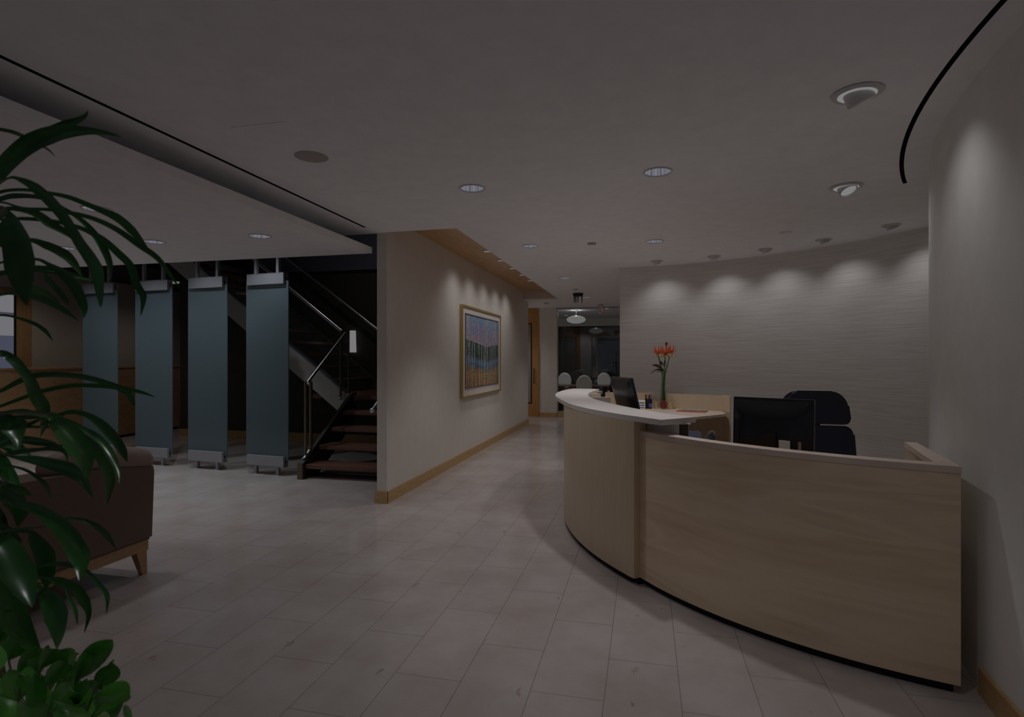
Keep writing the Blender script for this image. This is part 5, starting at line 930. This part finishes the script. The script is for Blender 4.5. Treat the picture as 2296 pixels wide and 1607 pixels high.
flower(-.07, 0, .72, (-.015, 0), 'spiky red-orange flower on the left in the vase', [(-1, .50, .15, .020, .16), (-1, .49, .17, .022, .06), (-1, .56, .06, .022, .12)])
flower(.09, .01, .73, (.015, .0), 'spiky red-orange flower on the right in the vase', None, .4)
flower(.02, .03, .71, (.0, .015), 'spiky red-orange flower between the two others in the vase', [(.6, .58, .05, .018, .12)], .7)
flower(.035, 0, .84, (.0, -.015), 'single dark red bud standing highest above the flowers', None, 0, True)

# ================================================================= CONFERENCE ROOM
def conf_chair(x, y, rz, label, s=1):
    t = thing('conference_chair', label, 'chair', (x, y, 0), 'oval-backed white conference chairs', rz)
    b = nb(); lathe(b, [(0, -.03), (.19, -.028), (.215, 0), (.19, .028), (0, .03)], (0, 0, 0), 28); bmesh.ops.rotate(b, verts=b.verts, cent=(0, 0, 0), matrix=Matrix.Rotation(R(90), 3, 'X')); bmesh.ops.scale(b, verts=b.verts, vec=(1, 1, 1.22)); bmesh.ops.translate(b, verts=b.verts, vec=(0, .25, .80)); part('backrest', b, M['white_lac'], t, world=False, smooth=True)
    b = nb(); box(b, -.24, .24, -.24, .22, .42, .50, bevel=.03); part('seat', b, M['white_lac'], t, world=False, smooth=True)
    for sx_ in (-.24, .24):
        for sy in (-.22, .24):
            b = nb(); box(b, sx_ - .018, sx_ + .018, sy - .018, sy + .018, 0, .66 if sy < 0 else .75); part('leg', b, M['black'], t, world=False)
        b = nb(); box(b, sx_ - .02, sx_ + .02, -.24, .26, .64, .67); part('armrest', b, M['black'], t, world=False)
    b = nb(); box(b, -.24, .24, .22, .255, .56, .60); box(b, -.24, .24, -.235, -.205, .38, .42); box(b, -.24, .24, .22, .25, .38, .42); part('frame', b, M['black'], t, world=False)
    return t
c0 = conf_chair(-2.42, 17.3, R(0), 'white oval-backed conference chair at left, facing the glass')
copy_tree(c0, 'white oval-backed conference chair in the middle, its back to the corridor', (-1.56, 15.35, 0), R(180))
copy_tree(c0, 'white oval-backed conference chair right of the middle one, facing the glass', (-1.22, 17.5, 0), R(0))
copy_tree(c0, 'white oval-backed conference chair seen edge-on at the grasscloth wall corner', (-.72, 16.75, 0), R(-80))
copy_tree(c0, 'white conference chair with dark frame low at the left glass edge', (-2.35, 15.5, 0), R(140))
t = thing('conference_table', 'dark conference table between the white oval-backed chairs', 'table', (-1.7, 16.4, 0))
b = nb(); box(b, -2.5, -.95, 15.95, 16.85, .70, .735, bevel=.008); part('tabletop', b, M['redwood'], t)
for x in (-2.35, -1.1):
    b = nb(); box(b, x - .05, x + .05, 16.1, 16.7, 0, .70); part('leg', b, M['black'], t)
b = nb(); box(b, -3.2, .2, 18.85, 19.28, 0, .62, bevel=.01); tag(part('low_cabinet', b, M['redwood']), 'low dark cabinet under the night window of the conference room', 'cabinet')
t = thing('pendant_lamp', 'white flattened oval pendant lamp glowing in the conference room', 'pendant lamp', (-1.88, 16.0, 2.6))
b = nb(); ball(b, t.location, .27, (1, 1, .42), 28); part('shade', b, M['lamp_w'], t, smooth='all')
b = nb(); tube(b, [(-1.88, 16, 2.70), (-1.88, 16, 2.855)], .008, 8); lathe(b, [(0, 2.84), (.06, 2.84), (.06, 2.86), (0, 2.86)], (-1.88, 16, 0), 16); part('rod', b, M['alu'], t)
pl = bpy.data.lights.new('pendant_glow', 'POINT'); pl.energy = P_CONF; pl.shadow_soft_size = .02; pl.color = (1, .98, 1); po = bpy.data.objects.new('pendant_glow', pl); C.objects.link(po); po.parent = t; po.location = (0, 0, .17)
for x, y, l_ in ((-2.6, 15.4, 'tiny ceiling spotlight left of the conference pendant lamp'), (-1.0, 15.6, 'tiny ceiling spotlight right of the conference pendant lamp'), (-2.4, 17.8, 'tiny ceiling spotlight deep in the conference room')):
    t = thing('conference_spotlight', l_, 'ceiling light', (x, y, 2.86), 'conference room spotlights'); b = nb(); lathe(b, [(0, -.004), (.05, -.004), (.06, 0), (0, 0)], t.location, 16); part('lamp', b, M['lamp'], t)
    spot('conference_beam', (x, y, 2.84), (x, y, 0), 14, 150, .5, .02, parent=t)

# ================================================================= PLANTS
t = thing('dracaena_plant', 'tall dark green strap-leaved plant in the left foreground', 'plant', (-1.80, 1.17, 0))
groups = {}
for g_, d_ in LEAVES: groups.setdefault(g_, []).append(d_)
for g_, rows in groups.items():
    b = nb()
    for r_ in rows:
        n = len(r_) // 6; P = [(Vector(r_[6 * i:6 * i + 3]), Vector(r_[6 * i + 3:6 * i + 6])) for i in range(n)]
        # resample with Catmull-Rom for smooth blades
        Q = []
        for i in range(n - 1):
            a0_, a1_, a2_, a3_ = (P[max(0, i - 1)], P[i], P[i + 1], P[min(n - 1, i + 2)])
            for k in range(4):
                f = k / 4
                cr = lambda p, q_, r2, s_: .5 * ((2 * q_) + (-p + r2) * f + (2 * p - 5 * q_ + 4 * r2 - s_) * f * f + (-p + 3 * q_ - 3 * r2 + s_) * f ** 3)
                Q.append((cr(a0_[0], a1_[0], a2_[0], a3_[0]), a1_[1].lerp(a2_[1], f)))
        Q.append(P[-1]); V = []
        for i, (p, w_) in enumerate(Q):
            tdir = (Q[min(i + 1, len(Q) - 1)][0] - Q[max(i - 1, 0)][0]).normalized(); nn = w_.cross(tdir)
            nn = nn.normalized() * w_.length * .30 if nn.length > 1e-6 else Vector()
            V.append([b.verts.new(p - w_), b.verts.new(p - w_ * .5 + nn * .75), b.verts.new(p + nn * .9), b.verts.new(p + w_ * .5 + nn * .75), b.verts.new(p + w_)])
        for i in range(len(V) - 1):
            for j in range(4): b.faces.new((V[i][j], V[i][j + 1], V[i + 1][j + 1], V[i + 1][j]))
    part('leaf_crown', b, M['leaf'], t, smooth='all')
b = nb(); tube(b, [(-1.80, 1.17, .2), (-1.81, 1.17, 1.0), (-1.80, 1.165, 1.5), (-1.805, 1.17, 2.0)], [.03, .028, .024, .012], 12); tube(b, [(-1.72, 1.2, .2), (-1.76, 1.19, .9), (-1.77, 1.18, 1.35)], [.024, .022, .014], 10); part('cane', b, M['cane'], t, smooth=True)
PX, PY = -1.68, 1.16
b = nb(); lathe(b, [(0, 0), (.20, 0), (.25, .25), (.27, .27), (.24, .27), (.23, .24)], (PX, PY, 0), 32); part('planter', b, M['pot'], t, smooth=True)
b = nb(); lathe(b, [(0, .235), (.233, .235)], (PX, PY, 0), 24); part('soil', b, M['soil'], t)
t = thing('leafy_ground_plant', 'bright green ovate-leaved plant low in the left foreground corner', 'plant', (-1.55, 1.1, .23))
b = nb(); bs = nb()
for r_ in LILY:
    B, T_, W_ = Vector(r_[:3]), Vector(r_[3:6]), Vector(r_[6:9]); L_ = (T_ - B).length; tdir = (T_ - B).normalized(); nn = W_.cross(tdir).normalized(); V = []
    for i in range(11):
        f = i / 10; wd = (sin(pi * f ** .72)) ** .9 * (1.15 - .45 * f) if 0 < f < 1 else .01
        p = B.lerp(T_, f) + nn * L_ * .10 * sin(pi * f); w_ = W_ * wd
        V.append([b.verts.new(p - w_ + nn * w_.length * .35), b.verts.new(p - w_ * .5 + nn * w_.length * .12), b.verts.new(p), b.verts.new(p + w_ * .5 + nn * w_.length * .12), b.verts.new(p + w_ + nn * w_.length * .35)])
    for i in range(10):
        for j in range(4): b.faces.new((V[i][j], V[i][j + 1], V[i + 1][j + 1], V[i + 1][j]))
    root = Vector((-1.52 + random.uniform(-.04, .04), 1.12 + random.uniform(-.03, .03), .225))
    tube(bs, [root, root.lerp(B, .5) + Vector((0, 0, .03)), B, B.lerp(T_, .4) - nn * .002], [.004, .003, .0025, .001], 6)
part('leaf_cluster', b, M['lily'], t, smooth='all'); part('stems', bs, M['stem'], t, smooth='all')
